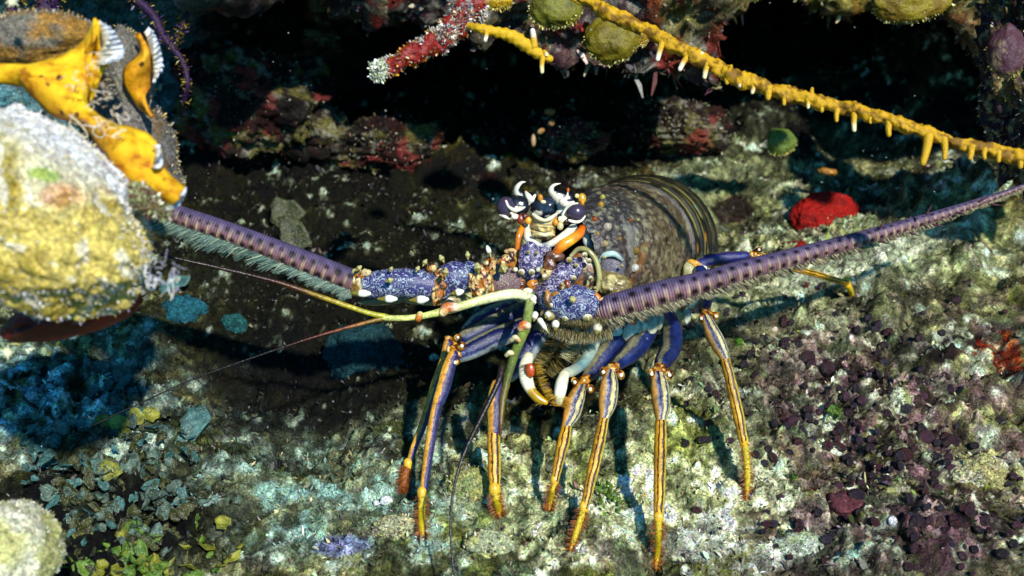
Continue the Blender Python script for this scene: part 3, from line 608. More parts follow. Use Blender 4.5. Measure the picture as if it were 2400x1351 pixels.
patch('red_sponge', [(1832, 570), (1862, 562), (1892, 565), (1885, 582), (1850, 592), (1828, 586)], '781008', 'small red sponge patch touching the right antenna, left of the bright red one', .004, M_RED)
patch('brown_sponge', [(1940, 1160), (1985, 1148), (2020, 1165), (2015, 1195), (1975, 1208), (1945, 1190)], '5a2f34', 'dull purple brown leathery patch in the lower right rubble', .004, M_RED)

# ---- domes, discs and pale lumps on the seabed
def on_floor(px, py, up=0.0): return floor_hit(px, py, up)
for px, py, rx, ry, up, ca, cb, nm, cat, lab in [
    (850, 850, 95, 85, .004, '183c40', '10282c', 'dome_coral', 'coral', 'dark teal smooth dome half hidden in the shaded hollow left of the legs'),
    (425, 745, 68, 52, .004, '1f5c68', '12343c', 'dome_coral', 'coral', 'blue green dome in shade right of the coral head'),
    (545, 765, 32, 28, .003, '205654', '143c3c', 'dome_coral', 'coral', 'small teal ball between the two shaded domes'),
    (1092, 1150, 50, 52, .004, 'a5a35e', '8c9a68', 'pale_coral', 'coral', 'pale yellow green rounded lump behind the curved thin feeler'),
    (1150, 1290, 60, 40, .002, 'a8b088', 'b8b46a', 'pale_coral', 'coral', 'pale lumpy coral at the bottom edge beside the thin feeler end'),
    (930, 1245, 55, 32, .002, 'a8a45a', 'b4b898', 'pale_coral', 'coral', 'low yellowish coral lump left of the frontmost leg tip'),
    (2112, 950, 30, 40, .002, 'a4b06a', 'c4c8b0', 'pale_coral', 'coral', 'pale green lump in the right rubble beneath a cream pebble'),
    (1872, 1290, 62, 34, .002, 'b8c4b0', '8c9a6a', 'pale_coral', 'coral', 'whitish oval lump in the bottom right rubble'),
    (2300, 1130, 75, 60, .004, 'aaa46a', 'c8c4a8', 'pale_coral', 'coral', 'yellowish broad lump near the right edge of the rubble'),
    (470, 1190, 46, 26, .002, '8fa39a', '6c8a84', 'pale_coral', 'coral', 'flat grey green lump at the edge of the leaf litter')]:
    w, d = on_floor(px, py, up)
    o = blob(nm, w+FWD*R(min(rx, ry)*.62, d), (R(rx, d), R(ry, d), R(min(rx, ry)*.8, d)), M_ROCK, solid(ca, cb, 80), frame=rotf(random.uniform(-12, 12)), lo=.2, hf=.07, res=(60, 80), seed=px % 61, cell=5, cellamp=.08)
    tag(o, lab, cat)
    if nm == 'pale_coral': fringe('fuzz', o, 420, .0016, [ca, cb, 'c8c4b0', '5a4a3c', '8a8a70'], o, None, px % 31)
for px, py, r, ca, lab in [(905, 1174, 15, 'e8eef0', 'bright white pebble left of the frontmost leg tip'), (2126, 920, 9, 'f0e8b0', 'cream round pebble on top of the pale green lump'), (2006, 823, 10, 'e4e4da', 'white pebble in the maroon nodules right of the long right leg'), (2070, 722, 8, 'e8e8e0', 'tiny white bead above the nodules, right of the rear leg tip'),
                          (2092, 1222, 14, 'd8d8da', 'white pebble low in the right rubble'), (882, 1180, 8, 'dfe4e6', 'small white chip beside the bright white pebble'), (1815, 773, 8, 'd8ccc0', 'pale pinkish pebble right of the long right leg'), (2290, 880, 9, 'e8dcd0', 'pale pebble left of the orange crust at the right edge')]:
    w, d = on_floor(px, py, .002)
    o = blob('pebble', w, (R(r, d), R(r*.8, d), R(r*.8, d)), M_SMOOTHROCK, solid(ca), frame=rotf(px), res=(16, 20), lo=.2, seed=px % 17); tag(o, lab, 'pebble')

# ---- maroon algae nodules growing on the seabed (parts of it)
proto = []
M_NOD = mat_attr('maroon_nodule', .35, .6, .35, 500, .0006)
for i in range(6):
    o = blob('algae_nodule', (0, 0, 0), (1, 1, .8), M_NOD, solid(['30101a', '241022', '3a0c12', '1c1018', '442030', '2a2030'][i], '120810', 2), res=(9, 12), lo=.13, seed=50+i, hf=.03)
    proto.append(o.data); bpy.data.objects.remove(o)
rgn = np.random.default_rng(5); cnt = 0; tries = 0
while cnt < 285 and tries < 5000:
    tries += 1; x, y = rgn.uniform(1600, 2400), rgn.uniform(690, 1345)
    w8 = float(gm(x, y, 1960, 900, 330, 190, 15)+.75*gm(x, y, 2200, 1200, 260, 150)+.35*gm(x, y, 1830, 1120, 120, 120))
    if rgn.uniform() > w8*1.1: continue
    w, d = floor_hit(x, y, .003); r = R(rgn.uniform(6, 14)*(1.5 if rgn.uniform() < .1 else 1), d)
    o = bpy.data.objects.new('algae_nodule', proto[rgn.integers(6)]); COL.objects.link(o); o.parent = seabed
    o.location = w; o.scale = (r*rgn.uniform(.8, 1.3), r, r*rgn.uniform(.7, 1.2)); o.rotation_euler = rgn.uniform(0, 3, 3); cnt += 1
sn = MB(); rgs = np.random.default_rng(44)
for i in range(130):
    V, F, D = ball(P(rgs.uniform(0, 2400), rgs.uniform(0, 1351)**1.0, rgs.uniform(.5, .62)), rgs.uniform(.00012, .00034), 6, 8); sn.add(V, F, None, hx('b8c4c8'))
sn = sn.build('marine_snow', M_COL, kind='stuff'); sn['label'] = 'tiny pale specks drifting in the water'
# ---- fine turf over the seabed and the ledge
def turf(name, obj, n, size, mask, seed, gain=1.0, width=.35, sh=(.35, 1.7)):
    me = obj.data; nv = len(me.vertices); V = np.empty(nv*3, np.float32); me.vertices.foreach_get('co', V); V = V.reshape(-1, 3).astype(float)
    Nn = np.empty(nv*3, np.float32); me.vertices.foreach_get('normal', Nn); Nn = Nn.reshape(-1, 3).astype(float)
    C = np.empty(nv*4, np.float32); me.color_attributes['Col'].data.foreach_get('color', C); C = C.reshape(-1, 4)[:, :3].astype(float)
    rg = np.random.default_rng(seed); px, py, d = project(V); w = mask(px, py, d)*((px > -150) & (px < 2550) & (py > -150) & (py < 1500)); w = w+1e-15
    w = w*d*d
    idx = rg.choice(nv, n, p=w/w.sum()); b = V[idx]+rg.normal(0, .001, (n, 3)); sz = size*rg.lognormal(0, .45, (n, 1))
    dirn = nrm(Nn[idx]*.8+rg.normal(0, .7, (n, 3))); side = nrm(np.cross(dirn, rg.normal(0, 1, (n, 3))))
    W = sz*width*rg.uniform(.5, 1.5, (n, 1)); b0 = b-Nn[idx]*sz*.3
    Vx = np.stack([b0-side*W*.5, b0+side*W*.5, b+dirn*sz*.5+side*W, b+dirn*sz*.5-side*W, b+dirn*sz+side*W*.3, b+dirn*sz-side*W*.3], 1).reshape(-1, 3)
    base = np.arange(n)[:, None]*6; F = np.concatenate([base+np.array([0, 1, 2, 3]), base+np.array([3, 2, 4, 5])])
    k = rg.uniform(sh[0], sh[1], (n, 1))*gain; t = np.array([1, 1, 1])+rg.normal(0, .16, (n, 3)); c = C[idx]*k*t
    wl = rg.uniform(0, 1, (n, 1)) < .02; c = np.where(wl, hx('e8e6d8')*np.clip(C[idx].mean(1, keepdims=True)/.25, .1, 1), c)
    rl = rg.uniform(0, 1, (n, 1)); lum = np.clip(C[idx].mean(1, keepdims=True)/.3, .08, 1.0)*rg.uniform(.4, 1.1, (n, 1))
    for a_, b_, h_ in ((0, .04, '5a1c1c'), (.04, .15, 'd8cc90'), (.15, .24, '4c2e4c'), (.24, .28, '7a8c30')): c = np.where((rl >= a_) & (rl < b_), hx(h_)*lum, c)
    return mk(name, Vx, F, M_COL, col=np.repeat(np.clip(c, .003, .9), 6, 0), smooth=False, kind='stuff')
t1 = turf('turf_algae', seabed, 105000, .0018, lambda px, py, d: 1+0*px, 3, 1.0, .22); t1['label'] = 'fine mottled turf algae covering the seabed'
t2 = turf('wall_turf', cave, 45000, .0030, lambda px, py, d: 1.0*(d < 1.5), 4, .9); t2['label'] = 'fine turf covering the cave wall and ledge'
# longer pale tufts under the ledge
t3 = turf('hanging_turf', cave, 1400, .009, lambda px, py, d: sm(.3, .8, np.clip(gm(px, py, 1500, 210, 160, 60)+gm(px, py, 1680, 250, 50, 60)+gm(px, py, 1350, 150, 200, 40)+gm(px, py, 2350, 150, 60, 150)+gm(px, py, 1850, 30, 200, 25), 0, 1)), 6, 1.5, .1); t3['label'] = 'pale ragged tufts hanging from the ledge'

# ------------------------------------------------------------------ leafy algae, lower left
def leaf_mesh(i, sx, sy, cup):
    nr, na = 4, 12; V = []; rg = np.random.default_rng(i+90); ph = rg.uniform(0, 6)
    for z in (0, -.035):
        for r in np.linspace(.05, 1, nr):
            for a in np.linspace(0, 2*math.pi, na, endpoint=False):
                k = r*(1+.16*math.sin(a*3+ph)+.12*math.sin(a*5+ph*2)); V.append((sx*k*math.cos(a), sy*k*math.sin(a), cup*r*r+z+(.16*math.sin(a*2+ph)+.12*math.sin(a*5+ph*3))*r*r))
    F = grid_faces(nr, na, True); m = nr*na; e = (nr-1)*na
    E = np.array([[e+i_, e+(i_+1) % na, e+(i_+1) % na+m, e+i_+m] for i_ in range(na)])
    return np.array(V), np.vstack([F, F[:, ::-1]+m, E])
M_LEAF = []
for nm, a, b in (('yellow_green_leaf', '545c0c', '8c8a1c'), ('grey_green_leaf', '1c3024', '50685c'), ('olive_leaf', '181c06', '3c4010'), ('teal_leaf', '1c403c', '3a6c68'), ('green_leaf', '2c5008', '5c7c14')):
    m = NT(nm); n = m.noise(180, 3, m.n('NewGeometry').outputs['Position']); f = m.noise(1300, 2, m.n('NewGeometry').outputs['Position'])
    c = m.ramp(n, [(.35, a), (.65, b)]); c = m.mix(m.ramp(f, [(.58, 0.0), (.72, .6)]), c, (.55, .6, .45))
    M_LEAF.append(m.set(col=c, rough=.5, spec=.4, normal=m.bump(f, .0005)))
LM = {}
for mi in range(5):
    for k in range(4):
        V, F = leaf_mesh(mi*4+k, 1, (.75, .6, .9, .45)[k], (.3, .15, .45, .2)[k]); o = mk('leaf', V, F, M_LEAF[mi]); LM[(mi, k)] = o.data; bpy.data.objects.remove(o)
rgl = np.random.default_rng(12)
clumps = [(150, 1150, 70, 18, (1, 2, 3), 'dark shaded leafy algae left of the yellow leaf'), (255, 1105, 60, 18, (1, 2, 2, 1), 'leafy algae clump holding the yellow green leaf'), (380, 1165, 70, 22, (1, 1, 3, 2), 'grey green leafy algae with a pale cupped leaf'), (300, 990, 60, 14, (2, 0, 1, 3), 'leafy algae topped by two yellow leaves under the thin black feeler'),
          (395, 1065, 70, 14, (3, 1, 2), 'sparse teal leaves below the large fan shaped leaf'), (220, 1215, 80, 24, (2, 1, 2, 3), 'dark olive leafy algae in the shade above the bottom clumps'), (370, 1250, 75, 24, (4, 1, 2, 2), 'bright green leafy algae with a curled pale rim'), (225, 1310, 85, 26, (4, 0, 2, 2), 'green leafy algae at the bottom edge, nearest the pale coral lump'), (345, 1330, 70, 22, (0, 4, 2, 4), 'yellow green leafy algae at the bottom edge, right of its neighbour'),
          (130, 1050, 90, 14, (3, 3, 1), 'blue green leafy algae in shade under the red sponge'), (300, 905, 70, 14, (3, 1, 3), 'curled grey blue leafy algae in the dark hollow at left'), (470, 1290, 60, 12, (2, 4, 0), 'small leafy algae clump at the right end of the leaf bed')]
for cx, cy, sp, n, pal, lab in clumps:
    w0, d0 = floor_hit(cx, cy); rt = root('leafy_algae', lab, 'algae', w0, 'leafy algae clumps at lower left')
    for i in range(int(n*1.9)):
        x = cx+rgl.normal(0, sp*.6); y = cy+rgl.normal(0, sp*.42); w, d = floor_hit(x, y, .004+.008*rgl.uniform())
        o = bpy.data.objects.new('leaf', LM[(pal[rgl.integers(len(pal))], int(rgl.integers(4)))]); COL.objects.link(o); o.parent = rt
        o.location = Vector(w)-rt.location; s = R(rgl.uniform(9, 24), d); o.scale = (s, s, s)
        t = nrm((CAM-w)*(.9 if rgl.uniform() < .5 else .2)/np.linalg.norm(CAM-w)+rgl.normal(0, .6, 3)+np.array([0, 0, .4]))
        o.rotation_mode = 'QUATERNION'; o.rotation_quaternion = Vector(t).to_track_quat('Z', 'Y') @ Matrix.Rotation(rgl.uniform(0, 6.3), 4, 'Z').to_quaternion()
def single_leaf(px, py, rx, ry, rot, tilt, mi, name, lab, up=.006, d=None):
    if d is None: w, d = floor_hit(px, py, up)
    else: w = P(px, py, d)
    V, F = leaf_mesh(px, 1, 1, .25); V = V*np.array([R(rx, d), R(ry, d), R(min(rx, ry), d)]); Fm = rotf(rot); a = math.radians(tilt)
    Fr = np.stack([Fm[0], Fm[1]*math.cos(a)+Fm[2]*math.sin(a), -Fm[1]*math.sin(a)+Fm[2]*math.cos(a)])
    o = mk(name, V@Fr+w, F, M_LEAF[mi]); return tag(o, lab, 'algae')
single_leaf(258, 1104, 27, 24, -10, -20, 0, 'algae_leaf', 'bright yellow green round leaf standing in the leaf bed', .012)
single_leaf(318, 980, 24, 22, 20, -10, 0, 'algae_leaf', 'yellow leaf just right of the thin black feeler end', .012)
single_leaf(278, 990, 26, 18, 0, -20, 0, 'algae_leaf', 'yellow green leaf just under the thin black feeler end', .012)
single_leaf(452, 1000, 28, 58, -28, -15, 3, 'algae_leaf', 'large pale teal fan shaped leaf left of the black hollow', .010)
single_leaf(690, 555, 34, 52, 20, 0, 2, 'algae_leaf', 'olive green oval leaf behind the left antenna', .012)
single_leaf(672, 500, 40, 36, 0, 0, 2, 'algae_leaf', 'dark olive round leaf above the left antenna', .010)
single_leaf(80, 1003, 16, 9, -5, -10, 3, 'algae_leaf', 'small bright blue leaf chip at the left edge', .010)
single_leaf(410, 665, 40, 16, 22, -10, 3, 'algae_leaf', 'dull green leaf between the white thread tangle and left antenna', .01)
single_leaf(1290, 1090, 20, 16, 0, 0, 2, 'algae_leaf', 'small olive leaf on the pale sediment between leg tips', .004)
# bright green tuft between the legs
gt = root('green_algae', 'bright green leafy tuft between the two middle leg tips', 'algae', floor_hit(1425, 1160)[0])
for i in range(46):
    x = 1425+rgl.normal(0, 16); y = 1158+rgl.normal(0, 18); w, d = floor_hit(x, y, .002+.004*rgl.uniform())
    o = bpy.data.objects.new('leaf', LM[(4, 3)]); COL.objects.link(o); o.parent = gt; o.location = Vector(w)-gt.location; s = R(rgl.uniform(6, 12), d); o.scale = (s, s, s); o.rotation_euler = rgl.uniform(-1.6, 1.6, 3)
gt2 = root('green_algae', 'vivid green small tuft in the maroon nodules at right', 'algae', floor_hit(1955, 965)[0])
for i in range(26):
    x = 1955+rgl.normal(0, 12); y = 965+rgl.normal(0, 8); w, d = floor_hit(x, y, .003+.003*rgl.uniform())
    o = bpy.data.objects.new('leaf', LM[(4, 0)]); COL.objects.link(o); o.parent = gt2; o.location = Vector(w)-gt2.location; s = R(rgl.uniform(4, 8), d); o.scale = (s, s, s); o.rotation_euler = rgl.uniform(-1.6, 1.6, 3)

# ------------------------------------------------------------------ purple soft coral arms behind the sponge
M_PUR = mat_attr('purple_coral', .6, .3, .35, 500, .0008)
for L, lab in [([(268, -40, .80, 9), (320, 0, .80, 10), (360, 38, .80, 10), (382, 85, .80, 10), (405, 112, .80, 8), (430, 150, .80, 7), (440, 200, .80, 6), (432, 240, .81, 5)], 'long purple curving soft coral arm right of the orange sponge'),
               ([(455, -30, .84, 6), (445, 10, .84, 6), (432, 50, .84, 6), (420, 90, .84, 4)], 'thin brown purple soft coral arm near the top left'),
               ([(120, -30, .72, 26), (112, 10, .72, 24), (98, 60, .72, 20)], 'thick purple soft coral stump at the top left behind the sponge'),
               ([(60, -30, .70, 9), (30, 20, .70, 9), (10, 60, .70, 8)], 'leftmost slanting purple soft coral arm at the top')]:
    o = MB().add(*PT(L, n=12, k=8, bump=lambda a, v: 1+.12*np.sin(v*900+a*2)), C=hx('2a1236')).build('soft_coral', M_PUR); tag(o, lab, 'soft coral')
    fringe('fuzz', o, 350, .0022, ['7a6a1c', '5a4a14', '4a2c5c'], o, None, 22)
for px, py, lab in [(18, 826, 'spiky white green hydroid at the left edge below the red sponge'), (30, 3, 'white spiky tuft in the top left corner')]:
    w = P(px, py, .47); mb = MB()
    for i in range(9):
        t = w+VIEWF.T@(np.array([math.cos(i*.7), math.sin(i*.7), .3])*R(24*rgl.uniform(.5, 1), .47)); V, F, U = cone(w, t, R(3.2, .47), 6); mb.add(V, F, U, hx('d8dcb0'))
    tag(mb.build('hydroid', M_COL), lab, 'hydroid')
# ------------------------------------------------------------------ the spiny lobster
LOB = root('spiny_lobster', 'spiny lobster with purple antennae and gold and blue striped legs facing out of its hollow', 'lobster', P(1400, 900, .72))
# ---- shell materials
def mat_vein(name, base, base2, vein, scale=420, amt=.5, rough=.3, lowmix=None):
    """purple armour with a maze of pale wriggles"""
    m = NT(name); p = m.pos
    n = m.noise(scale, 2, p, rough=.5, dist=1.6); b = m.noise(60, 2, p); g = m.noise(1500, 2, p)
    ridge = m.math('ABSOLUTE', m.math('SUBTRACT', n, .5))
    v = m.ramp(ridge, [(.020, 1.0), (.052, 0.0)])
    c = m.mix(b, hx(base), hx(base2)); c = m.mix(1.0, c, m.attr(), 'MULTIPLY')
    c = m.mix(m.math('MULTIPLY', v, amt), c, hx(vein))
    return m.set(col=c, rough=.42, spec=.45, normal=m.bump(m.math('ADD', v, m.math('MULTIPLY', g, .3)), .0005))
M_VEIN = mat_vein('purple_armour', '2e305e', '42325e', 'd4d0e0', 215, .72)
M_VEIN2 = mat_vein('blue_armour', '243268', '423264', 'bccfdc', 215, .72)
def mat_whip(name):
    """ringed antenna: u around (0.5 faces the viewer), v along in metres"""
    m = NT(name); u, v = m.uv
    ca = m.attr()
    r1 = m.math('SINE', m.math('MULTIPLY', v, 2*math.pi/.0016)); r2 = m.math('SINE', m.math('MULTIPLY', v, 2*math.pi/.0066))
    nz = m.noise(500, 3, m.pos)
    lower = m.ramp(m.math('ADD', u, m.math('MULTIPLY', m.math('SUBTRACT', nz, .5), .06)), [(.40, 0.0), (.50, .55), (.56, .9), (.66, .7), (.8, .25)])
    c = m.mix(nz, hx('4c4c72'), hx('6c5a78'))
    c = m.mix(lower, c, m.mix(m.ramp(r2, [(.45, 0.0), (.9, 1.0)]), hx('946a68'), hx('cdb088')))
    c = m.mix(m.ramp(r1, [(.2, .30), (.6, 0.0)]), c, hx('2c2034'))
    c = m.mix(1.0, c, ca, 'MULTIPLY')
    return m.set(col=m.mix(1.0, c, m.ramp(m.noise(160, 3, m.pos), [(.3, .55), (.7, 1.15)]), 'MULTIPLY'), rough=.45, spec=.4, normal=m.bump(m.math('ADD', r1, nz), .0002))
M_WHIP = mat_whip('ringed_antenna')
def mat_stripe(name, stops, dark='141830', rough=.28, grain=.42, stops_end=None):
    m = NT(name); u, v = m.uv; n = m.noise(420, 3, m.pos); n2 = m.noise(1700, 2, m.pos)
    lf = m.noise(110, 2, m.pos); uu = m.math('ADD', u, m.math('MULTIPLY', m.math('SUBTRACT', n, .5), .06)); uu = m.math('ADD', uu, m.math('MULTIPLY', m.math('SUBTRACT', lf, .5), .10)); uu = m.math('ADD', uu, m.math('MULTIPLY', m.math('SUBTRACT', n2, .5), .05))
    c = m.ramp(uu, stops); c = m.mix(1.0, c, m.ramp(n, [(.3, 1-grain), (.7, 1+grain)]), 'MULTIPLY'); c = m.mix(1.0, c, m.attr(), 'MULTIPLY')
    return m.set(col=c, rough=.27, spec=.55, normal=m.bump(m.math('ADD', n2, n), .0003))
# on a leg that runs down the picture u > .5 is the left side
M_SHIN = mat_stripe('gold_blue_shin', [(.0, '2a4c70'), (.27, '2a4a78'), (.30, 'b5b070'), (.335, 'b0a868'), (.35, '2c3560'), (.375, '2c3a6c'), (.39, 'c8bc82'), (.45, 'c8b878'), (.465, '0c0e22'), (.495, '10143a'), (.51, '35408c'), (.545, 'b8a88c'), (.58, 'd8a050'), (.66, 'dc9630'), (.72, 'c8842a'), (.76, '181016'), (1., '181016')])
M_SHIN2 = mat_stripe('gold_brown_shin', [(.0, '4c7070'), (.28, '4c7476'), (.31, 'd0b840'), (.37, 'c89c20'), (.39, '2c1806'), (.44, '2c1806'), (.455, 'd8a830'), (.52, 'dca828'), (.53, '4c2806'), (.56, '4c2806'), (.575, 'e0a020'), (.68, 'd89818'), (.72, '8a4c06'), (.76, '100a04'), (1., '100a04')])
M_SHIN3 = mat_stripe('purple_gold_shin', [(.0, '2c3c5c'), (.28, '2e4f70'), (.35, '2f2f62'), (.45, '33285a'), (.50, '33285a'), (.53, 'e0a040'), (.62, 'e09a28'), (.66, 'c8b440'), (.69, '1a1410'), (.73, '9a8a50'), (.77, '141010'), (1., '141010')])
M_THIGH = mat_stripe('blue_thigh', [(.0, '121a40'), (.28, '1c2a66'), (.36, '24367c'), (.52, '20306c'), (.56, '9a8e68'), (.63, 'b8a878'), (.67, '1e2a5c'), (.74, '121a40'), (1., '121a40')])
M_THIGH2 = mat_stripe('blue_cream_thigh', [(.0, 'c8c4a8'), (.31, 'd0d0be'), (.40, 'b4b4b8'), (.44, '1c2868'), (.56, '1a2668'), (.62, '141a4c'), (.66, 'b8b08c'), (.72, '9a9268'), (.76, '1c2670'), (1., '1c2670')])
def mat_joint(name):
    m = NT(name); p = m.pos; n = m.noise(240, 2, p, dist=.6)
    c = m.ramp(n, [(.36, '140802'), (.45, '5a2e04'), (.52, '9c5c08'), (.59, 'c08a18'), (.68, 'e0d09c')]); c = m.mix(1.0, c, m.attr(), 'MULTIPLY')
    return m.set(col=c, rough=.2, spec=.7, normal=m.bump(n, .0005))
M_JOINT = mat_joint('gold_joint')
M_EYE = NT('eye').set(col=tuple([*hx('3a3044'), 1]), rough=.25, spec=.6)
M_TOE = mat_attr('yellow_toe', .4, .5, .35, 1100, .0006)

# ---- body: one continuous shell, carapace running back into the ringed tail
def body():
    S = np.array([(1332, 592, .696, 66, 80), (1352, 592, .706, 92, 110), (1378, 590, .722, 116, 132), (1408, 588, .742, 138, 144), (1434, 588, .764, 150, 152), (1454, 588, .786, 155, 155), (1470, 588, .803, 155, 156),
                  (1484, 584, .818, 157, 160), (1500, 580, .838, 160, 163), (1512, 579, .858, 158, 164), (1522, 581, .878, 153, 162), (1530, 586, .90, 144, 156), (1536, 596, .93, 126, 140), (1542, 612, .965, 100, 112), (1548, 632, 1.0, 70, 78)], float)
    A = catmull(S, 22); n = len(A); na = 220
    C = np.array([P(a[0], a[1], a[2]) for a in A]); rx = np.array([R(a[3], a[2]) for a in A]); ry = np.array([R(a[4], a[2]) for a in A])
    T = nrm(np.gradient(C, axis=0)); B = nrm(np.cross(T, np.array([0, 0, 1.]))); Nn = np.cross(B, T)
    th = np.linspace(0, 2*math.pi, na, endpoint=False)       # 0 = top, grows to the picture's right
    t = np.arange(n)/22.0
    kx = np.ones((n, na)); TT = t[:, None]+0*th[None, :]; AA = th[None, :]+0*t[:, None]
    # tail rings: each band steps over the next
    band = (TT > 6.05); ph = (TT-6.05)/1.02; fr = ph-np.floor(ph)
    kx = kx+np.where(band, .045*(1-fr)**1.5-.03*np.exp(-(fr/.06)**2)-.02*np.exp(-((fr-.55)/.05)**2), 0)
    kx = kx-.035*np.exp(-((TT-5.95)/.09)**2)+.018*np.exp(-((TT-5.72)/.12)**2)           # rear rim of the carapace
    # cervical groove
    gro = TT-(2.35+.55*np.cos(AA)); kx = kx-.045*np.exp(-(gro/.13)**2)
    dirv = B[:, None]*np.sin(AA)[..., None]*rx[:, None, None]*(1) + Nn[:, None]*np.cos(AA)[..., None]*ry[:, None, None]
    V = C[:, None]+dirv*kx[..., None]; Vf = V.reshape(-1, 3); D = nrm(dirv.reshape(-1, 3)); Tf, Af = TT.ravel(), AA.ravel()
    car = sm(6.0, 5.9, Tf)
    Vf = Vf+D*((.0012*fbm(Vf*110, 3, 8)+.0006*fbm(Vf*420, 2, 9))*car+.0002*fbm(Vf*300, 2, 9))[:, None]
    # dents and pores
    pores = [(5.0, 95, .9), (5.25, 88, .9), (4.4, 100, 1.), (4.6, 118, .8), (4.15, 110, .7), (5.2, 108, .6), (4.9, 125, .6), (5.0, 131, .5), (4.2, 60, .8), (4.9, 55, 1.2), (4.6, 72, .6), (3.6, 75, .8), (5.3, 66, .8)]
    pd = np.zeros(len(Vf)); Ad = np.degrees(Af)
    for a, b, s in pores: pd = np.maximum(pd, s*np.exp(-(((Tf-a)/.10)**2+((Ad-b)/3.4)**2)))
    Vf = Vf-D*(.0022*pd)[:, None]
    # colours
    n0 = fbm(Vf*60, 3, 11); n1 = fbm(Vf*160, 3, 12); n2 = fbm(Vf*480, 3, 13)
    c = np.tile(hx('6a5c3c'), (len(Vf), 1))
    c = lerp(c, hx('6c564a'), sm(-.1, .4, n0)*.7)
    front = sm(3.4, 2.2, Tf+.35*n0)
    top = sm(75, 20, np.minimum(Ad, 360-Ad))
    c = lerp(c, hx('232c3a'), np.clip(front*.7+top*.5*sm(5.9, 3.5, Tf)+.3*n1, 0, 1)*.8)
    c = lerp(c, hx('a8a478'), sm(.1, .6, .6*n2+.8*n1)*.5); c = lerp(c, hx('1c1818'), sm(-.1, -.45, n2+.5*n1)*.6)
    c = lerp(c, hx('8c5a1c'), sm(.45, 1.0, np.exp(-(gro.ravel()/.35)**2)*np.exp(-((Ad-100)/26)**2)+.6*n1)*.7)
    c = lerp(c, hx('8a8a60'), sm(.3, .8, np.exp(-((Ad-120)/25)**2)*sm(2.8, 4.5, Tf)+.2*n1)*.6)
    c = lerp(c, hx('0c0406'), np.clip(pd*1.6, 0, 1)*.95)
    c = lerp(c, hx('d8d8c8'), sm(.15, .35, np.exp(-((Tf-1.9)/.22)**2)*np.exp(-((Ad-72)/26)**2)*.9+.35*n2)*.2)
    c = lerp(c, hx('b9bf95'), np.exp(-((Tf-5.82)/.07)**2)*sm(-.4, .2, n1)*.9)
    # tail bands
    bd = sm(6.0, 6.1, Tf); frf = fr.ravel(); cb = np.tile(hx('14150f'), (len(Vf), 1))
    cb = lerp(cb, hx('302c14'), sm(-.1, .3, n1)*.7)
    edge = np.exp(-((frf-.84)/.09)**2)+.75*np.exp(-((frf-.36)/.08)**2)
    cb = lerp(cb, hx('c4bc6c'), np.clip(edge, 0, 1)*sm(-.45, .0, fbm(np.stack([Tf*3, Ad*.06, 0*Tf], -1), 2, 4))*.85)
    cb = lerp(cb, hx('b87410'), sm(.6, .9, np.exp(-((Ad-(88-7*(Tf-6)))/7)**2)*np.exp(-((frf-.62)/.16)**2))*.95)
    cb = lerp(cb, hx('b8b040'), sm(.4, .7, np.exp(-((Ad-98)/8)**2)*np.exp(-((frf-.7)/.2)**2)))
    cb = lerp(cb, hx('8ab8a0'), sm(.5, .8, np.exp(-((Tf-7.9)/.16)**2)*np.exp(-((Ad-50)/3.5)**2)))
    c = lerp(c, cb, bd)
    c = c*.72
    return mk('body', Vf, grid_faces(n, na, True), mat_attr('speckled_shell', .34, .6, .3, 1100, .0005), LOB, col=c), C, B, Nn, rx, ry
BODY, BC, BB, BN, Brx, Bry = body()
def on_body(t, adeg, k=1.0):
    i = int(t*22); a = math.radians(adeg); return BC[i]+k*(BB[i]*math.sin(a)*Brx[i]+BN[i]*math.cos(a)*Bry[i])
def spine(base, tip, r, cb='c0781a', ct='f2ecd8', parent=LOB, name='spine', n=9):
    V, F, U = cone(base, tip, r, n); t = U[:, 1]/U[:, 1].max()
    return MB().add(V, F, U, lerp(np.tile(hx(cb), (len(V), 1)), hx(ct), sm(.2, .45, t)-.0)).build(name, M_SHELL, parent)
def spx(px, py, d, dx, dy, L, r, cb='c0781a', ct='f2ecd8', parent=LOB, fwd=.5, name='spine'):
    r *= .82; L = max(L, r*1.9); b = P(px, py, d+.001); tip = P(px+dx*L, py+dy*L, d)-FWD*R(L*fwd, d); V, F, U = cone(b, tip, R(r, d), 10); t = U[:, 1]/U[:, 1].max()
    c = lerp(lerp(np.tile(hx(cb), (len(V), 1)), hx(ct)*.8, sm(.1, .3, t)), hx('7c7430'), sm(.62, .78, t)); return MB().add(V, F, U, c).build(name, M_SHELL, parent)
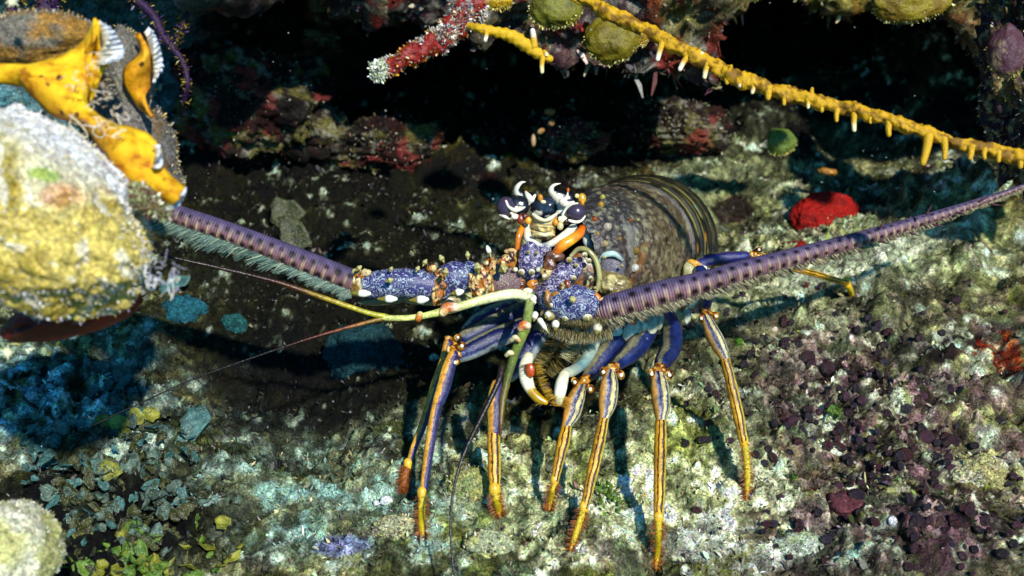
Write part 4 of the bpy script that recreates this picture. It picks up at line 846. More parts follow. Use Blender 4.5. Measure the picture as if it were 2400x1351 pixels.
# raised collared spines on the front of the carapace: (px, py, size)
from mathutils.bvhtree import BVHTree
_me = BODY.data; BV = BVHTree.FromPolygons([v.co.copy() for v in _me.vertices], [tuple(p.vertices) for p in _me.polygons])
def hit_body(px, py):
    d = P(px, py, 1)-CAM; h = BV.ray_cast(Vector(CAM), Vector(d).normalized()); return (np.array(h[0]), np.array(h[1])) if h[0] is not None else (None, None)
for px, py, r, cb, ct in [(1424, 532, 9, 'b5501a', 'e8dcc0'), (1394, 514, 6, 'c86018', 'c86018'), (1477, 517, 6, '9a4210', '9a5a20'), (1495, 516, 4, 'b0a850', 'd0c870'), (1408, 480, 7, 'c87c18', 'd8a830'), (1412, 463, 7, '9a9a30', 'c8c050'), (1418, 571, 7, 'b8741c', 'e0c890'), (1386, 583, 10, '6c6c30', 'c9c89a'),
                          (1490, 588, 9, 'b8742a', 'a88838'), (1512, 586, 7, '8a8a40', 'b8b470'), (1487, 628, 10, 'f0ece0', 'f6f4ea'), (1460, 653, 7, 'b8a050', 'e0d8a0'), (1428, 645, 9, 'c08a40', 'f0ecd8'), (1447, 478, 5, '2c1818', '5a3010'), (1400, 548, 5, '886020', 'c0a050'), (1452, 560, 5, '7a4a18', 'b88a40')]:
    h, nn = hit_body(px, py)
    if h is None: continue
    if (nn@(CAM-h)) < 0: nn = -nn
    d = nrm(nn*.6+nrm(CAM-h)*.5+UPV*.15); rr = R(r, .74)
    rr *= .9; sp = spine(h-d*rr*.6, h+d*rr*1.5, rr*.9, ct, cb, BODY); _c = sp.data.color_attributes['Col'].data; _a = np.empty(len(_c)*4, np.float32); _c.foreach_get('color', _a); _a *= .62; _c.foreach_set('color', _a)
    rg_ = tube([h+d*rr*.1, h+d*rr*.3], [rr*1.15, rr*1.0], n=14, k=2); MB().add(*rg_, hx(ct)*.5).build('spine_collar', M_SHELL, BODY)
# brow plates and horns around the eyes
FD = .690
M_BW = NT('black_white_horn'); _n = M_BW.noise(150, 1, M_BW.pos, dist=.4)
M_BW = M_BW.set(col=M_BW.attr(), rough=.2, spec=.7)
def banded(name, L, bands, parent, n=14, k=8, mat=None, **kw):
    """bands: (fraction along, hex) colour stops"""
    V, F, U = PT(L, n=n, k=k, **kw); t = U[:, 1]/U[:, 1].max(); pos = [b[0] for b in bands]; cols = np.array([hx(b[1]) for b in bands])
    t = t+.04*vnoise(V*600, 3)
    c = np.stack([np.interp(t, pos, cols[:, i]) for i in range(3)], -1)*(1+.3*fbm(V*380, 3, 8))[:, None]
    return MB().add(V, F, U, c).build(name, mat or M_BW, parent)
def two_tone(name, L, dark, light, side, parent, thr=.0, **kw):
    """tube whose one flank is light and the other dark, as on the brow horns"""
    V, F, U = PT(L, **kw); s = np.cos((U[:, 0]-side)*2*math.pi)+.35*vnoise(V*420, 5)
    c = lerp(np.tile(hx(dark), (len(V), 1)), hx(light), sm(thr-.06, thr+.06, s)); return MB().add(V, F, U, c).build(name, M_BW, parent)
W_, K_, G_ = 'dcd8c2', '0a0809', 'c08a20'
# left horn, right horn (curved, pale outer face)
two_tone('brow_horn', [(1234, 482, .695, 17), (1228, 466, .694, 17), (1216, 452, .692, 13), (1214, 440, .690, 8), (1222, 430, .689, 5), (1231, 427, .688, 1.5)], K_, W_, .30, LOB, .05, n=20, k=7)
two_tone('brow_horn', [(1322, 482, .695, 22), (1316, 466, .695, 22), (1302, 455, .693, 15), (1294, 446, .691, 10), (1300, 436, .690, 6), (1313, 431, .689, 1.5)], K_, W_, .30, LOB, .05, n=20, k=7)
# black brow mass between and behind
def pell(name, px, py, d, rx, ry, rz, rot, colf, mat, parent, nu=26, nv=34, lo=0.0, seed=3):
    V, F, D = ball((0, 0, 0), 1, nu, nv); V = V*(1+lo*(fbm(D*2+seed+px*.13, 2, seed)+.55*fbm(D*6+px*.1, 2, seed+1)))[:, None]*np.array([R(rx, d), R(ry, d), R(rz, d)]); V = V@rotf(rot)+P(px, py, d)
    c = colf(V, D) if callable(colf) else np.tile(hx(colf), (len(V), 1))
    return mk(name, V, F, mat, parent, col=c)
def bw_patch(spec, base=K_):
    """pale patches given in photograph pixels on a black plate"""
    def f(V, D):
        x, y, _ = project(V); c = np.tile(hx(base), (len(V), 1)); w = .12*vnoise(V*700, 2)
        for cx, cy, rx, ry, rot, h in spec: c = lerp(c, hx(h), sm(.32, .42, gm(x, y, cx, cy, rx, ry, rot)+w))
        return c
    return f
pell('brow_plate', 1236, 470, .694, 26, 18, 14, 20, bw_patch([(1241, 468, 6, 7, 0, W_)]), M_BW, LOB)
pell('brow_plate', 1326, 470, .694, 27, 26, 16, -15, bw_patch([(1322, 476, 11, 7, 15, W_)]), M_BW, LOB)
banded('brow_tooth', [(1252, 462, .687, 3), (1244, 470, .686, 8), (1240, 480, .686, 1.5)], [(0, W_), (1, W_)], LOB); banded('brow_tooth', [(1232, 450, .687, 3), (1238, 460, .686, 7), (1246, 468, .686, 6), (1254, 458, .686, 3)], [(0, 'c88a30'), (.2, W_), (1, W_)], LOB)
banded('brow_tooth', [(1331, 450, .684, 1.5), (1328, 464, .683, 4), (1318, 473, .683, 9), (1330, 479, .683, 7), (1344, 474, .684, 3)], [(0, 'b06020'), (.15, W_), (1, W_)], LOB)
for px, py, rx, ry, cc in [(1266, 464, 7, 9, 'b87818'), (1273, 474, 7, 5, 'd0cca0'), (1331, 446, 4, 6, 'b05a1c'), (1364, 466, 10, 13, 'b88a20'), (1352, 460, 6, 6, 'd8c888'), (1365, 474, 5, 8, 'e08a10')]:
    pell('brow_knob', px, py, .690, rx, ry, 6, 0, cc, M_SHELL, LOB, 12, 14)
pell('forehead', 1278, 486, .694, 33, 27, 18, 0, bw_patch([(1259, 502, 12, 7, -30, W_), (1290, 510, 12, 4, 5, 'b8bcc4'), (1278, 480, 30, 16, 0, '1c2230'), (1308, 502, 3, 7, -30, 'c8c8c8')], '141722'), M_BW, LOB, lo=.06)
# eyes on stalks
for ex, ey, rr_, sx, spec, nm in [(1186, 486, 26, 1, [(1206, 482, 22, 8, -18, W_), (1190, 474, 5, 10, 30, W_), (1182, 508, 14, 4, -18, W_)], 0), (1349, 498, 24, 0, [], 0)]:
    pass
pell('eye_stalk', 1212, 482, .689, 30, 25, 18, -8, bw_patch([(1210, 489, 14, 5, -8, W_)], '15161b'), M_BW, LOB, lo=.03)
eL = pell('eye', 1186, 487, .686, 22, 26, 20, 10, 'ffffff', M_EYE, LOB)
banded('eye_rim', [(1172, 505, .684, 2.5), (1184, 509, .682, 4), (1194, 514, .683, 2)], [(0, W_), (1, W_)], LOB)
banded('eye_rim', [(1186, 472, .681, 3), (1192, 485, .680, 3.5), (1206, 493, .680, 5.5), (1220, 490, .681, 5), (1230, 486, .683, 2)], [(0, W_), (1, W_)], LOB)
pell('eye_stalk', 1326, 500, .690, 28, 18, 15, 25, bw_patch([(1320, 500, 26, 16, 30, W_), (1312, 506, 6, 5, 0, K_)], '15161b'), M_BW, LOB)
eR = pell('eye', 1350, 498, .684, 23, 22, 20, 0, '2a1c34', M_EYE, LOB)
banded('eye_rim', [(1318, 504, .680, 2.5), (1328, 488, .679, 3.5), (1340, 479, .679, 3.5), (1354, 477, .681, 2)], [(0, W_), (1, W_)], LOB)
banded('eye_rim', [(1334, 517, .679, 3), (1348, 521, .679, 4), (1362, 518, .681, 3), (1371, 507, .683, 2)], [(0, W_), (1, W_)], LOB)
# cheek bits
for px, py, rx, ry, cc in [(1207, 508, 9, 7, 'f4f0d0'), (1200, 500, 6, 5, 'e8dcb0'), (1220, 514, 9, 12, '7a2c12'), (1238, 517, 8, 9, 'f0a028'), (1229, 508, 8, 9, '401408'), (1318, 514, 11, 9, 'e8e2b8'), (1327, 520, 9, 7, '2c1008'), (1302, 522, 6, 8, 'd88a1c'), (1313, 530, 8, 10, 'c0b080'), (1234, 506, 6, 6, '5a2a10')]:
    pell('cheek_knob', px, py, .682, rx, ry, 6, 0, cc, M_SHELL, LOB, 12, 14)
# pale mask under the forehead: plate with ridges
def face_plate():
    nu, nv = 60, 60; V = []; 
    top = [(1240, 508), (1258, 506), (1276, 516), (1292, 508), (1306, 508)]; bot = [(1244, 552), (1258, 560), (1274, 563), (1290, 562), (1302, 554)]
    T = catmull(np.array(top, float), 15)[:60]; B = catmull(np.array(bot, float), 15)[:60]
    c = []
    for i in range(60):
        for j in range(nu):
            s = j/(nu-1); q = T[i]*(1-s)+B[i]*s; x = (i/59-.5)*2
            dd = .680+.006*x*x+.003*s-.0022*math.exp(-((s-.3-.25*abs(x))/.07)**2)-.0025*math.exp(-((abs(x)-.35)/.2)**2-((s-.52)/.13)**2)-.002*math.exp(-((s-.78)/.08)**2)+.0012*math.exp(-((s-.64)/.03)**2)
            V.append(P(q[0], q[1], dd)); y = s
            col = hx('c8bc82')
            k1 = math.exp(-((s-.22-.25*abs(x))/.035)**2); k2 = math.exp(-((s-.64)/.03)**2)*(abs(x) < .6); k3 = (s > .9-.06*math.cos(x*7)); k4 = math.exp(-((abs(x)-.9)/.14)**2)
            col = col*(1-.75*max(k1, k2))+hx('6a4a1c')*.75*max(k1, k2); col = col*(1-.75*k4)+hx('b0681c')*.75*k4
            if k3: col = hx('6a2408')
            kk = math.exp(-((abs(x)-.4)/.16)**2-((s-.5)/.08)**2); col = col*(1-.6*kk)+hx('e8b848')*.6*kk
            kk = math.exp(-(x/.12)**2-((s-.46)/.08)**2); col = col*(1-.6*kk)+hx('e0a868')*.6*kk
            c.append(col)
    return mk('face_plate', V, grid_faces(60, nu), M_SHELL, LOB, col=np.array(c))
face_plate()
banded('face_ridge', [(1250, 503, .681, 4), (1262, 512, .679, 5), (1277, 517, .678, 4), (1290, 512, .679, 5), (1304, 502, .681, 3)], [(0, W_), (.5, 'd8cc98'), (1, W_)], LOB)
banded('face_ridge', [(1250, 551, .679, 4), (1262, 549, .677, 5), (1276, 551, .677, 5), (1290, 549, .678, 5), (1298, 551, .68, 3)], [(0, 'c8b468'), (.5, 'd8cc98'), (1, 'c8b468')], LOB)
# white collar and orange gill-side bars
banded('collar', [(1238, 532, .689, 8), (1236, 548, .687, 9), (1240, 562, .685, 10), (1254, 572, .683, 9), (1270, 576, .683, 6), (1290, 572, .683, 8), (1310, 562, .684, 10), (1330, 548, .686, 11), (1344, 532, .689, 9)], [(0, 'c8c8b0'), (.3, W_), (.47, '8a9090'), (.55, W_), (1, W_)], LOB, n=16)
banded('cheek_bar', [(1364, 536, .686, 9), (1358, 548, .682, 11), (1340, 562, .679, 12), (1318, 576, .678, 13), (1304, 592, .680, 10)], [(0, 'c84808'), (.3, 'd86c10'), (.55, 'e8a820'), (.8, 'd87010'), (1, '8a3808')], LOB, n=18)
banded('cheek_bar', [(1224, 532, .689, 7), (1218, 548, .687, 8), (1214, 562, .686, 7), (1212, 585, .686, 6)], [(0, 'd88018'), (.5, 'c87410'), (1, 'a85010')], LOB, n=14)
banded('side_collar', [(1374, 510, .700, 8), (1378, 540, .698, 10), (1376, 566, .697, 11), (1388, 588, .698, 8)], [(0, 'b8bcb8'), (.5, 'c8c8c0'), (1, 'a8a890')], LOB, n=14)
# veined plate below the collar, between the antenna bases
M_V1 = M_VEIN
pell('nose_plate', 1243, 612, .680, 30, 46, 18, 4, lambda V, D: np.ones((len(V), 3))*1.1, M_V1, LOB, 34, 40, .05)
pell('nose_plate', 1268, 588, .684, 26, 16, 14, 25, lambda V, D: np.ones((len(V), 3)), M_V1, LOB)
for px, py, cc in [(1238, 592, 'd8a860'), (1258, 594, 'd8a048')]: spx(px, py, .672, 0, 0, 6, 5, cc, 'f0dca0')
for px, py, dx, dy, r in [(1222, 638, -.1, .3, 10), (1246, 638, .1, .3, 10), (1208, 632, -.7, .2, 7), (1262, 632, .8, -.3, 8), (1276, 648, .6, .4, 8)]: spx(px, py, .672, dx, dy, 9, r, 'a8a868', 'f0ecd0')
for px, py, rx, ry, cc in [(1218, 666, 14, 13, 'c86814'), (1250, 668, 16, 13, 'c07818'), (1270, 664, 12, 12, '9a7830'), (1236, 684, 14, 10, 'dcdcc0'), (1206, 684, 13, 11, 'c0c090'), (1262, 684, 12, 9, 'b0a878'), (1222, 700, 16, 9, 'a8a880'), (1198, 610, 14, 26, 'b88830'), (1196, 590, 16, 8, 'c0a068'), (1288, 620, 16, 20, '7a4c20'), (1300, 600, 22, 13, '5c4030'), (1282, 640, 16, 12, 'b09858')]:
    pell('mouth_base_plate', px, py, .680, rx, ry, 8, 0, lambda V, D, cc=cc: lerp(np.tile(hx(cc), (len(V), 1)), hx('4a2408'), sm(.05, .35, fbm(V*260, 2, 6))), M_SHELL, LOB, 16, 18, .15)

# ---- right antenna peduncle (picture right) : big veined drum with shelly collar around it
def ring_collar():
    L = [(1338, 600, .685, 6), (1356, 584, .683, 8), (1378, 588, .682, 9), (1396, 610, .682, 9), (1404, 640, .682, 9), (1402, 670, .683, 8), (1392, 690, .684, 6)]
    banded('antenna_collar', [(a, b, c, d*.72) for a, b, c, d in L], [(0, 'b0ae80'), (.3, '8a8248'), (.6, 'a09c60'), (1, '9a9468')], LOB, n=12)
    pell('antenna_socket', 1364, 635, .687, 40, 50, 12, 0, lambda V, D: lerp(lerp(np.tile(hx('7a4c1c'), (len(V), 1)), hx('b8ac78'), sm(0, .25, fbm(V*260, 3, 4))), hx('2c1a0c'), sm(.1, .3, fbm(V*300, 2, 9))), M_SHELL, LOB, 24, 30, .1)
ring_collar()
pell('antenna_lobe', 1436, 622, .692, 30, 34, 14, -15, lambda V, D: np.ones((len(V), 3))*.8, mat_vein('grey_armour', '5c5a64', '7a6a78', 'b8bcc8', 520, .5), LOB, 26, 30, .06)
banded('antenna_lobe_rim', [(1406, 612, .687, 5), (1418, 598, .686, 7), (1440, 596, .686, 7), (1458, 610, .688, 4)], [(0, '8a9c90'), (.5, 'a8c8c0'), (1, '7a8a80')], LOB)
pell('antenna_socket', 1440, 668, .690, 46, 30, 18, -20, lambda V, D: lerp(np.tile(hx('6c6038'), (len(V), 1)), hx('b8ac70'), sm(0, .3, fbm(V*240, 3, 4))), M_SHELL, LOB, 24, 30, .14)
for px, py, r in [(1416, 604, 6), (1458, 624, 5), (1500, 628, 9), (1406, 656, 7), (1432, 680, 6), (1380, 612, 8), (1370, 598, 9), (1384, 652, 7), (1350, 622, 7), (1344, 652, 9), (1395, 676, 6), (1360, 690, 8), (1334, 610, 10)]:
    if px == 1500: continue
    spx(px, py, (.676 if px < 1400 else .682), .2, .3, 8, r, random.choice(['b86414', 'c8b870', '9a8430']), random.choice(['ece4c4', 'c8bc80', 'd8c890']))
def drum(L, mat, parent, name='antenna_segment', **kw):
    V, F, U = PT(L, n=34, k=10, **kw); V = V+.0005*fbm(V*200, 3, 2)[:, None]*np.array([1, 1, 1]); return MB().add(V, F, U).build(name, mat, parent)
drum([(1300, 660, .684, 26), (1316, 650, .683, 30), (1342, 628, .686, 26), (1352, 612, .69, 16)], M_VEIN, LOB)
drum([(1270, 690, .680, 24), (1290, 694, .676, 34), (1300, 680, .678, 34), (1310, 660, .682, 26)], M_VEIN, LOB)
seg2 = drum([(1296, 706, .674, 36), (1322, 714, .670, 44), (1352, 712, .668, 44), (1380, 716, .668, 36), (1398, 722, .669, 27)], M_VEIN2, LOB)
for px, py, rx, ry, cc in [(1285, 702, 8, 22, 'a87830'), (1306, 690, 14, 8, '9a6c28'), (1398, 700, 11, 13, 'd86c10'), (1402, 722, 12, 28, 'c0ae70'), (1410, 738, 9, 14, '8a4410'), (1412, 706, 12, 8, 'd8c48a'), (1288, 740, 12, 12, '8a8248'), (1330, 668, 8, 12, '8a3410'), (1318, 672, 9, 9, 'c8c080')]:
    pell('antenna_joint', px, py, .664, rx, ry, 8, 8, lambda V, D, cc=cc: lerp(np.tile(hx(cc), (len(V), 1)), hx('5a3410'), sm(.1, .4, fbm(V*300, 2, 6))), M_SHELL, LOB, 16, 18, .14)
spx(1342, 702, .651, .2, .6, 7, 10, 'b8b048', 'ccc880')
for px, py, dx, dy, r, L_ in [(1325, 745, -.1, .4, 12, 14), (1376, 744, .15, .35, 15, 12), (1284, 738, -.4, .5, 10, 12), (1250, 700, -.6, .6, 10, 14), (1266, 752, .6, .9, 9, 34), (1254, 738, -.2, .9, 10, 18), (1250, 708, -.2, .3, 9, 10), (1302, 760, -.1, .8, 12, 16), (1400, 770, -.1, .6, 15, 12), (1292, 716, -.3, .2, 7, 10)]:
    spx(px, py, .661, dx, dy, L_, r, 'e8e6d0', 'f4f2e2' if r < 14 else 'dcd8b8', LOB, .3)
# collars ringing the two lower spines
# ---- antennae
def whip(L, base_v, spots, parent_root, fr_len, fr_dir, fr_cols, fr_n, seed, name='antenna'):
    V, F, U = PT(L, n=30, k=26)
    s = U[:, 1]; u = U[:, 0] if L[0][0] < L[-1][0] else 1-U[:, 0]; tot = s.max(); c = np.ones((len(V), 3))
    rg = np.random.default_rng(seed)
    for row, sp, r in spots:
        v = sp[0]
        while v < tot*.98:
            fade = 1-.55*v/tot
            rr = r*fade*rg.uniform(.75, 1.15); du = (u-row-rg.normal(0, .006))*2*math.pi*R(26, .7)*(.35+.65*fade); m = np.exp(-(((s-v)/(rr*1.25))**2+(du/rr)**2)**1.5)
            c = lerp(c, np.array([.03, .015, .04]), np.clip(m*1.3, 0, 1)); v += sp[1]*fade*rg.uniform(.85, 1.15)
    nz = vnoise(V*900, 4); V = V+0*V
    base = sm(base_v, base_v*.4, s); c = lerp(c, np.array([1.0, 1.0, 1.1]), base)
    if L[0][0] > L[-1][0]: U = U.copy(); U[:, 0] = 1-U[:, 0]
    o = MB().add(V, F, U, c).build(name, M_WHIP, parent_root)
    # bristle fringe along the lower edge
    Cn = catmull(np.array([list(P(a, b, d))+[R(r, d)] for a, b, d, r in L]), 60); n = fr_n; ii = rg.uniform(0, len(Cn)-2, n).astype(int); f = rg.uniform(0, 1, (n, 1))
    Pn = Cn[ii, :3]*(1-f)+Cn[ii+1, :3]*f; rr = Cn[ii, 3][:, None]; T = nrm(Cn[ii+1, :3]-Cn[ii, :3]); tc = nrm(CAM-Pn); side = nrm(np.cross(T, tc))
    side = np.where((side@UPV)[:, None] > 0, -side, side)      # towards the picture's bottom
    st = Pn+rr*(side*rg.uniform(.70, .98, (n, 1))+tc*rg.uniform(-.4, .65, (n, 1)))
    tt = (ii/len(Cn))[:, None]; Lf = (fr_len[0]*(1-tt)+fr_len[1]*tt)*(rg.uniform(.6, 1.15, (n, 1)))*(.72+.22*np.sin(tt*170)+.22*np.sin(tt*61+1)*np.sin(tt*97))
    dr = nrm(side+T*fr_dir*rg.uniform(.7, 1.3, (n, 1))+rg.normal(0, .12, (n, 3))); W = nrm(np.cross(dr, tc))*.00022*rg.uniform(.7, 1.5, (n, 1))
    e = st+dr*Lf; mid = (st+e)/2
    VV = np.stack([st-W, st+W, mid+W*.9, mid-W*.9, e+W*.2, e-W*.2], 1).reshape(-1, 3); b = np.arange(n)[:, None]*6
    FF = np.concatenate([b+np.array([0, 1, 2, 3]), b+np.array([3, 2, 4, 5])]); cc = np.array([hx(x) for x in fr_cols])[rg.integers(0, len(fr_cols), n)]*rg.uniform(.7, 1.2, (n, 1))
    mk('bristles', VV, FF, M_HAIR, o, col=np.repeat(cc, 6, 0), smooth=False, kind='stuff')
    return o
RW = [(1404, 728, .668, 27), (1430, 722, .666, 31), (1480, 708, .664, 32), (1560, 686, .662, 31), (1650, 663, .664, 28), (1740, 636, .668, 26), (1830, 612, .674, 23.5), (1920, 588, .680, 21), (2000, 566, .688, 19), (2100, 536, .70, 16), (2200, 506, .71, 13.5), (2290, 476, .725, 10), (2370, 448, .74, 6.5), (2440, 420, .75, 4.5)]
aR = whip(RW, .012, [(.59, (.006, .0098), .0021), (.41, (.010, .0098), .0017)], LOB, (.0078, .0026), .7, ['8c8464', '7a7454', 'a89c78', '4c4430', '2a2018'], 7000, 3)
aR['label'] = 'purple banded antenna sweeping right'
LW = [(838, 662, .668, 28), (815, 655, .666, 28), (760, 633, .664, 28), (690, 605, .662, 27), (600, 570, .660, 26), (510, 537, .658, 25), (440, 514, .657, 25), (380, 492, .656, 24), (300, 462, .655, 23), (200, 430, .655, 21)]
aL = whip(LW, .008, [(.60, (.008, .0085), .0019), (.46, (.004, .0082), .0020), (.66, (.006, .0164), .0012)], LOB, (.0075, .0135), .95, ['5c7468', '486458', '7c8c74', '344c44'], 6500, 5)
aL['label'] = 'purple antenna with pale green bristles sweeping left'
# spikes along the right antenna
for px, py, dx, dy, L_ in [(2065, 530, .5, -1, 24), (2175, 496, .6, -1, 22), (1915, 572, .2, -1, 28), (1660, 640, -.1, -1, 26), (1720, 625, .3, -1, 14), (2140, 548, 1, .35, 26), (2070, 568, 1, .3, 22), (2195, 528, 1, .2, 26), (2010, 588, 1, .3, 20), (1960, 600, 1, .4, 20), (1850, 635, 1, .7, 18), (1800, 650, 1, .7, 16), (2300, 470, 1, -.5, 24), (2330, 480, 1, .1, 24), (2250, 500, 1, .2, 20), (1510, 692, -.5, -1, 22), (1740, 690, .8, .6, 18)]:
    V, F, U = cone(P(px-dx*6, py-dy*6, .69), P(px+dx*L_*.8, py+dy*L_*.8, .687), R(3.2, .69), 6); MB().add(V, F, U, hx('4a2c30')).build('spike', M_SHELL, aR)
# left antenna base: purple drums, brown joints, white and olive spines
drum([(1128, 650, .676, 30), (1098, 648, .672, 36), (1062, 650, .670, 36), (1038, 656, .670, 32)], M_VEIN2, LOB)
seg = drum([(1030, 672, .670, 34), (1000, 668, .668, 35), (950, 664, .666, 34), (900, 666, .666, 33), (860, 668, .667, 29), (846, 666, .668, 24)], M_VEIN2, LOB)
drum([(1190, 660, .682, 36), (1165, 655, .680, 38), (1140, 650, .678, 34)], mat_vein('brown_armour', '7a5a60', '5a4468', 'e0d0a0', 460, .55), LOB)
def brown(V, D): return lerp(lerp(np.tile(hx('a0601a'), (len(V), 1)), hx('2c1206'), sm(.0, .22, fbm(V*420, 3, 6))), hx('c8b070'), sm(.2, .4, fbm(V*380, 2, 16)))
for px, py, rx, ry, rot, cf in [(1026, 680, 17, 34, -8, brown), (1034, 645, 14, 14, 0, brown), (1012, 628, 12, 12, 0, brown), (1148, 625, 14, 22, 0, brown), (1134, 655, 18, 34, 22, brown), (1120, 680, 16, 26, 30, brown), (1186, 612, 18, 16, 0, brown), (1108, 660, 10, 22, 15, brown),
                                (836, 666, 14, 32, 5, lambda V, D: lerp(np.tile(hx('b0a468'), (len(V), 1)), hx('7a5a28'), sm(.1, .4, fbm(V*300, 3, 6)))), (842, 645, 13, 12, 0, brown), (858, 640, 12, 9, 0, lambda V, D: np.tile(hx('c8b884'), (len(V), 1)))]:
    pell('antenna_joint', px, py, .662, rx, ry, 11, rot, cf, M_SHELL, LOB, 34, 40, .2)
# pale underside fringe with soft brown skin
pell('soft_edge', 1000, 700, .676, 70, 16, 9, -3, lambda V, D: np.tile(hx('8a8460'), (len(V), 1)), M_SHELL, LOB, 16, 26, .1)
pell('soft_edge', 900, 704, .676, 60, 12, 9, 4, lambda V, D: np.tile(hx('6c6c4c'), (len(V), 1)), M_SHELL, LOB, 16, 26, .1)
pell('soft_edge', 1120, 700, .680, 60, 16, 9, 8, lambda V, D: np.tile(hx('a09468'), (len(V), 1)), M_SHELL, LOB, 16, 26, .1)
def tear(px, py, d, L_, r, ang, parent=LOB):
    """white teardrop spine ending in an olive tip"""
    a = math.radians(ang); dx, dy = math.cos(a), -math.sin(a)
    V, F, U = PT([(px+dx*L_*.5, py+dy*L_*.5, d, r*.55), (px+dx*L_*.2, py+dy*L_*.2, d, r), (px-dx*L_*.15, py-dy*L_*.15, d, r*.8), (px-dx*L_*.6, py-dy*L_*.6, d-.001, r*.25)], n=14, k=5)
    t = U[:, 1]/U[:, 1].max(); MB().add(V, F, U, lerp(np.tile(hx('f0f0e4' if L_ > 22 else 'a8a468'), (len(V), 1)), hx('6c6418'), sm(.5, .62, t))).build('spine', M_SHELL, parent)
for q in [(845, 688, .652, 40, 9, -2), (908, 701, .652, 38, 9, 0), (982, 703, .652, 36, 10, 3), (1071, 686, .656, 24, 9, 12), (912, 658, .650, 14, 7, 20), (1044, 640, .648, 14, 8, 80), (840, 630, .655, 14, 6, 40), (978, 632, .655, 12, 6, 60), (916, 632, .655, 10, 5, 60), (1036, 608, .66, 16, 7, 120), (1096, 600, .66, 16, 6, 95), (1120, 630, .656, 18, 10, 100), (1178, 632, .658, 14, 11, 30), (1146, 590, .66, 24, 6, 110), (995, 617, .66, 14, 6, 60), (1098, 695, .652, 12, 9, 60), (1145, 676, .652, 16, 4, 50)]: tear(*q)
# ---- antennules (jointed feelers)
M_GR = mat_attr('green_feeler', .35, .5, .4, 600, .0004)
GC, GD = 'b4b85c', '2c0a08'
def feeler(name, L, bands, parent, n=12, k=10): return banded(name, L, bands, parent, n=n, k=k, mat=M_GR)
f1 = feeler('feeler', [(1248, 700, .668, 10), (1215, 690, .662, 12), (1180, 692, .658, 12), (1120, 706, .655, 11), (1062, 724, .652, 10), (1040, 729, .651, 9)], [(0, 'c8cca0'), (.4, 'dce0a8'), (1, 'b0b458')], LOB)
feeler('feeler_joint', [(1066, 720, .650, 11), (1048, 722, .649, 13), (1038, 732, .649, 11)], [(0, 'f0e8c8'), (.5, 'b85a14'), (1, 'e8dca0')], f1)
feeler('feeler_segment', [(1040, 730, .651, 10), (1010, 737, .65, 8), (980, 743, .649, 7), (950, 746, .648, 7), (915, 746, .648, 7), (900, 744, .648, 8)], [(0, 'a8b050'), (.4, 'c8d078'), (1, 'c0c468')], f1)
feeler('feeler_joint', [(984, 738, .647, 8), (980, 748, .647, 8)], [(0, 'd8d080'), (.5, 'b86a20'), (1, 'a05018')], f1)
feeler('feeler_whip', [(905, 743, .648, 7), (860, 733, .645, 6), (780, 706, .642, 6), (650, 662, .638, 5), (520, 630, .634, 4.5), (440, 612, .63, 3.5), (380, 598, .628, 3)], [(0, 'a8a830'), (.25, '9a8418'), (.42, '4c2408'), (.6, '1c0606'), (1, '140404')], f1)
feeler('feeler_whip', [(905, 745, .648, 5), (860, 756, .645, 4.5), (800, 772, .642, 3.8), (700, 802, .638, 2.8), (560, 850, .634, 2.2), (450, 890, .63, 2.0), (330, 945, .625, 1.8), (212, 1000, .62, 1.4)], [(0, '8a7a20'), (.12, '7a3c10'), (.25, '3a100c'), (.4, '0c0406'), (1, '060304')], f1)
f2 = feeler('feeler', [(1245, 695, .668, 9), (1240, 720, .660, 11), (1236, 745, .652, 11), (1230, 775, .645, 12)], [(0, '8a9858'), (1, '6c7c34')], LOB)
feeler('feeler_joint', [(1220, 770, .640, 8), (1226, 762, .639, 10), (1236, 764, .639, 9)], [(0, 'f0c8a0'), (.5, 'c86014'), (1, 'f0e0c0')], f2)
feeler('feeler_segment', [(1228, 776, .642, 12), (1218, 800, .636, 12), (1208, 825, .63, 11), (1200, 850, .625, 10), (1190, 885, .62, 9), (1182, 920, .616, 8), (1177, 950, .613, 7), (1174, 990, .61, 5), (1172, 1020, .61, 3)], [(0, '7a8a3c'), (.25, '5c6c28'), (.5, '4c5820'), (.75, '6a5a1c'), (1, '4a2408')], f2)
for x, y in ((1208, 794), (1196, 830)): feeler('feeler_joint', [(x-9, y+3, .628, 5), (x, y-3, .626, 6), (x+9, y+5, .627, 5)], [(0, 'e8c880'), (.5, 'd8cc98'), (1, 'b86a28')], f2)
feeler('feeler_whip', [(1176, 862, .622, 7), (1170, 890, .618, 7), (1152, 930, .614, 6.5), (1125, 985, .608, 6), (1100, 1035, .602, 5), (1080, 1085, .597, 4.2), (1065, 1140, .592, 3.6), (1057, 1200, .587, 3.2), (1057, 1270, .582, 3), (1064, 1340, .577, 2.6), (1076, 1400, .573, 2.4)], [(0, '2c1c18'), (.1, '140a0c'), (1, '080506')], f2)

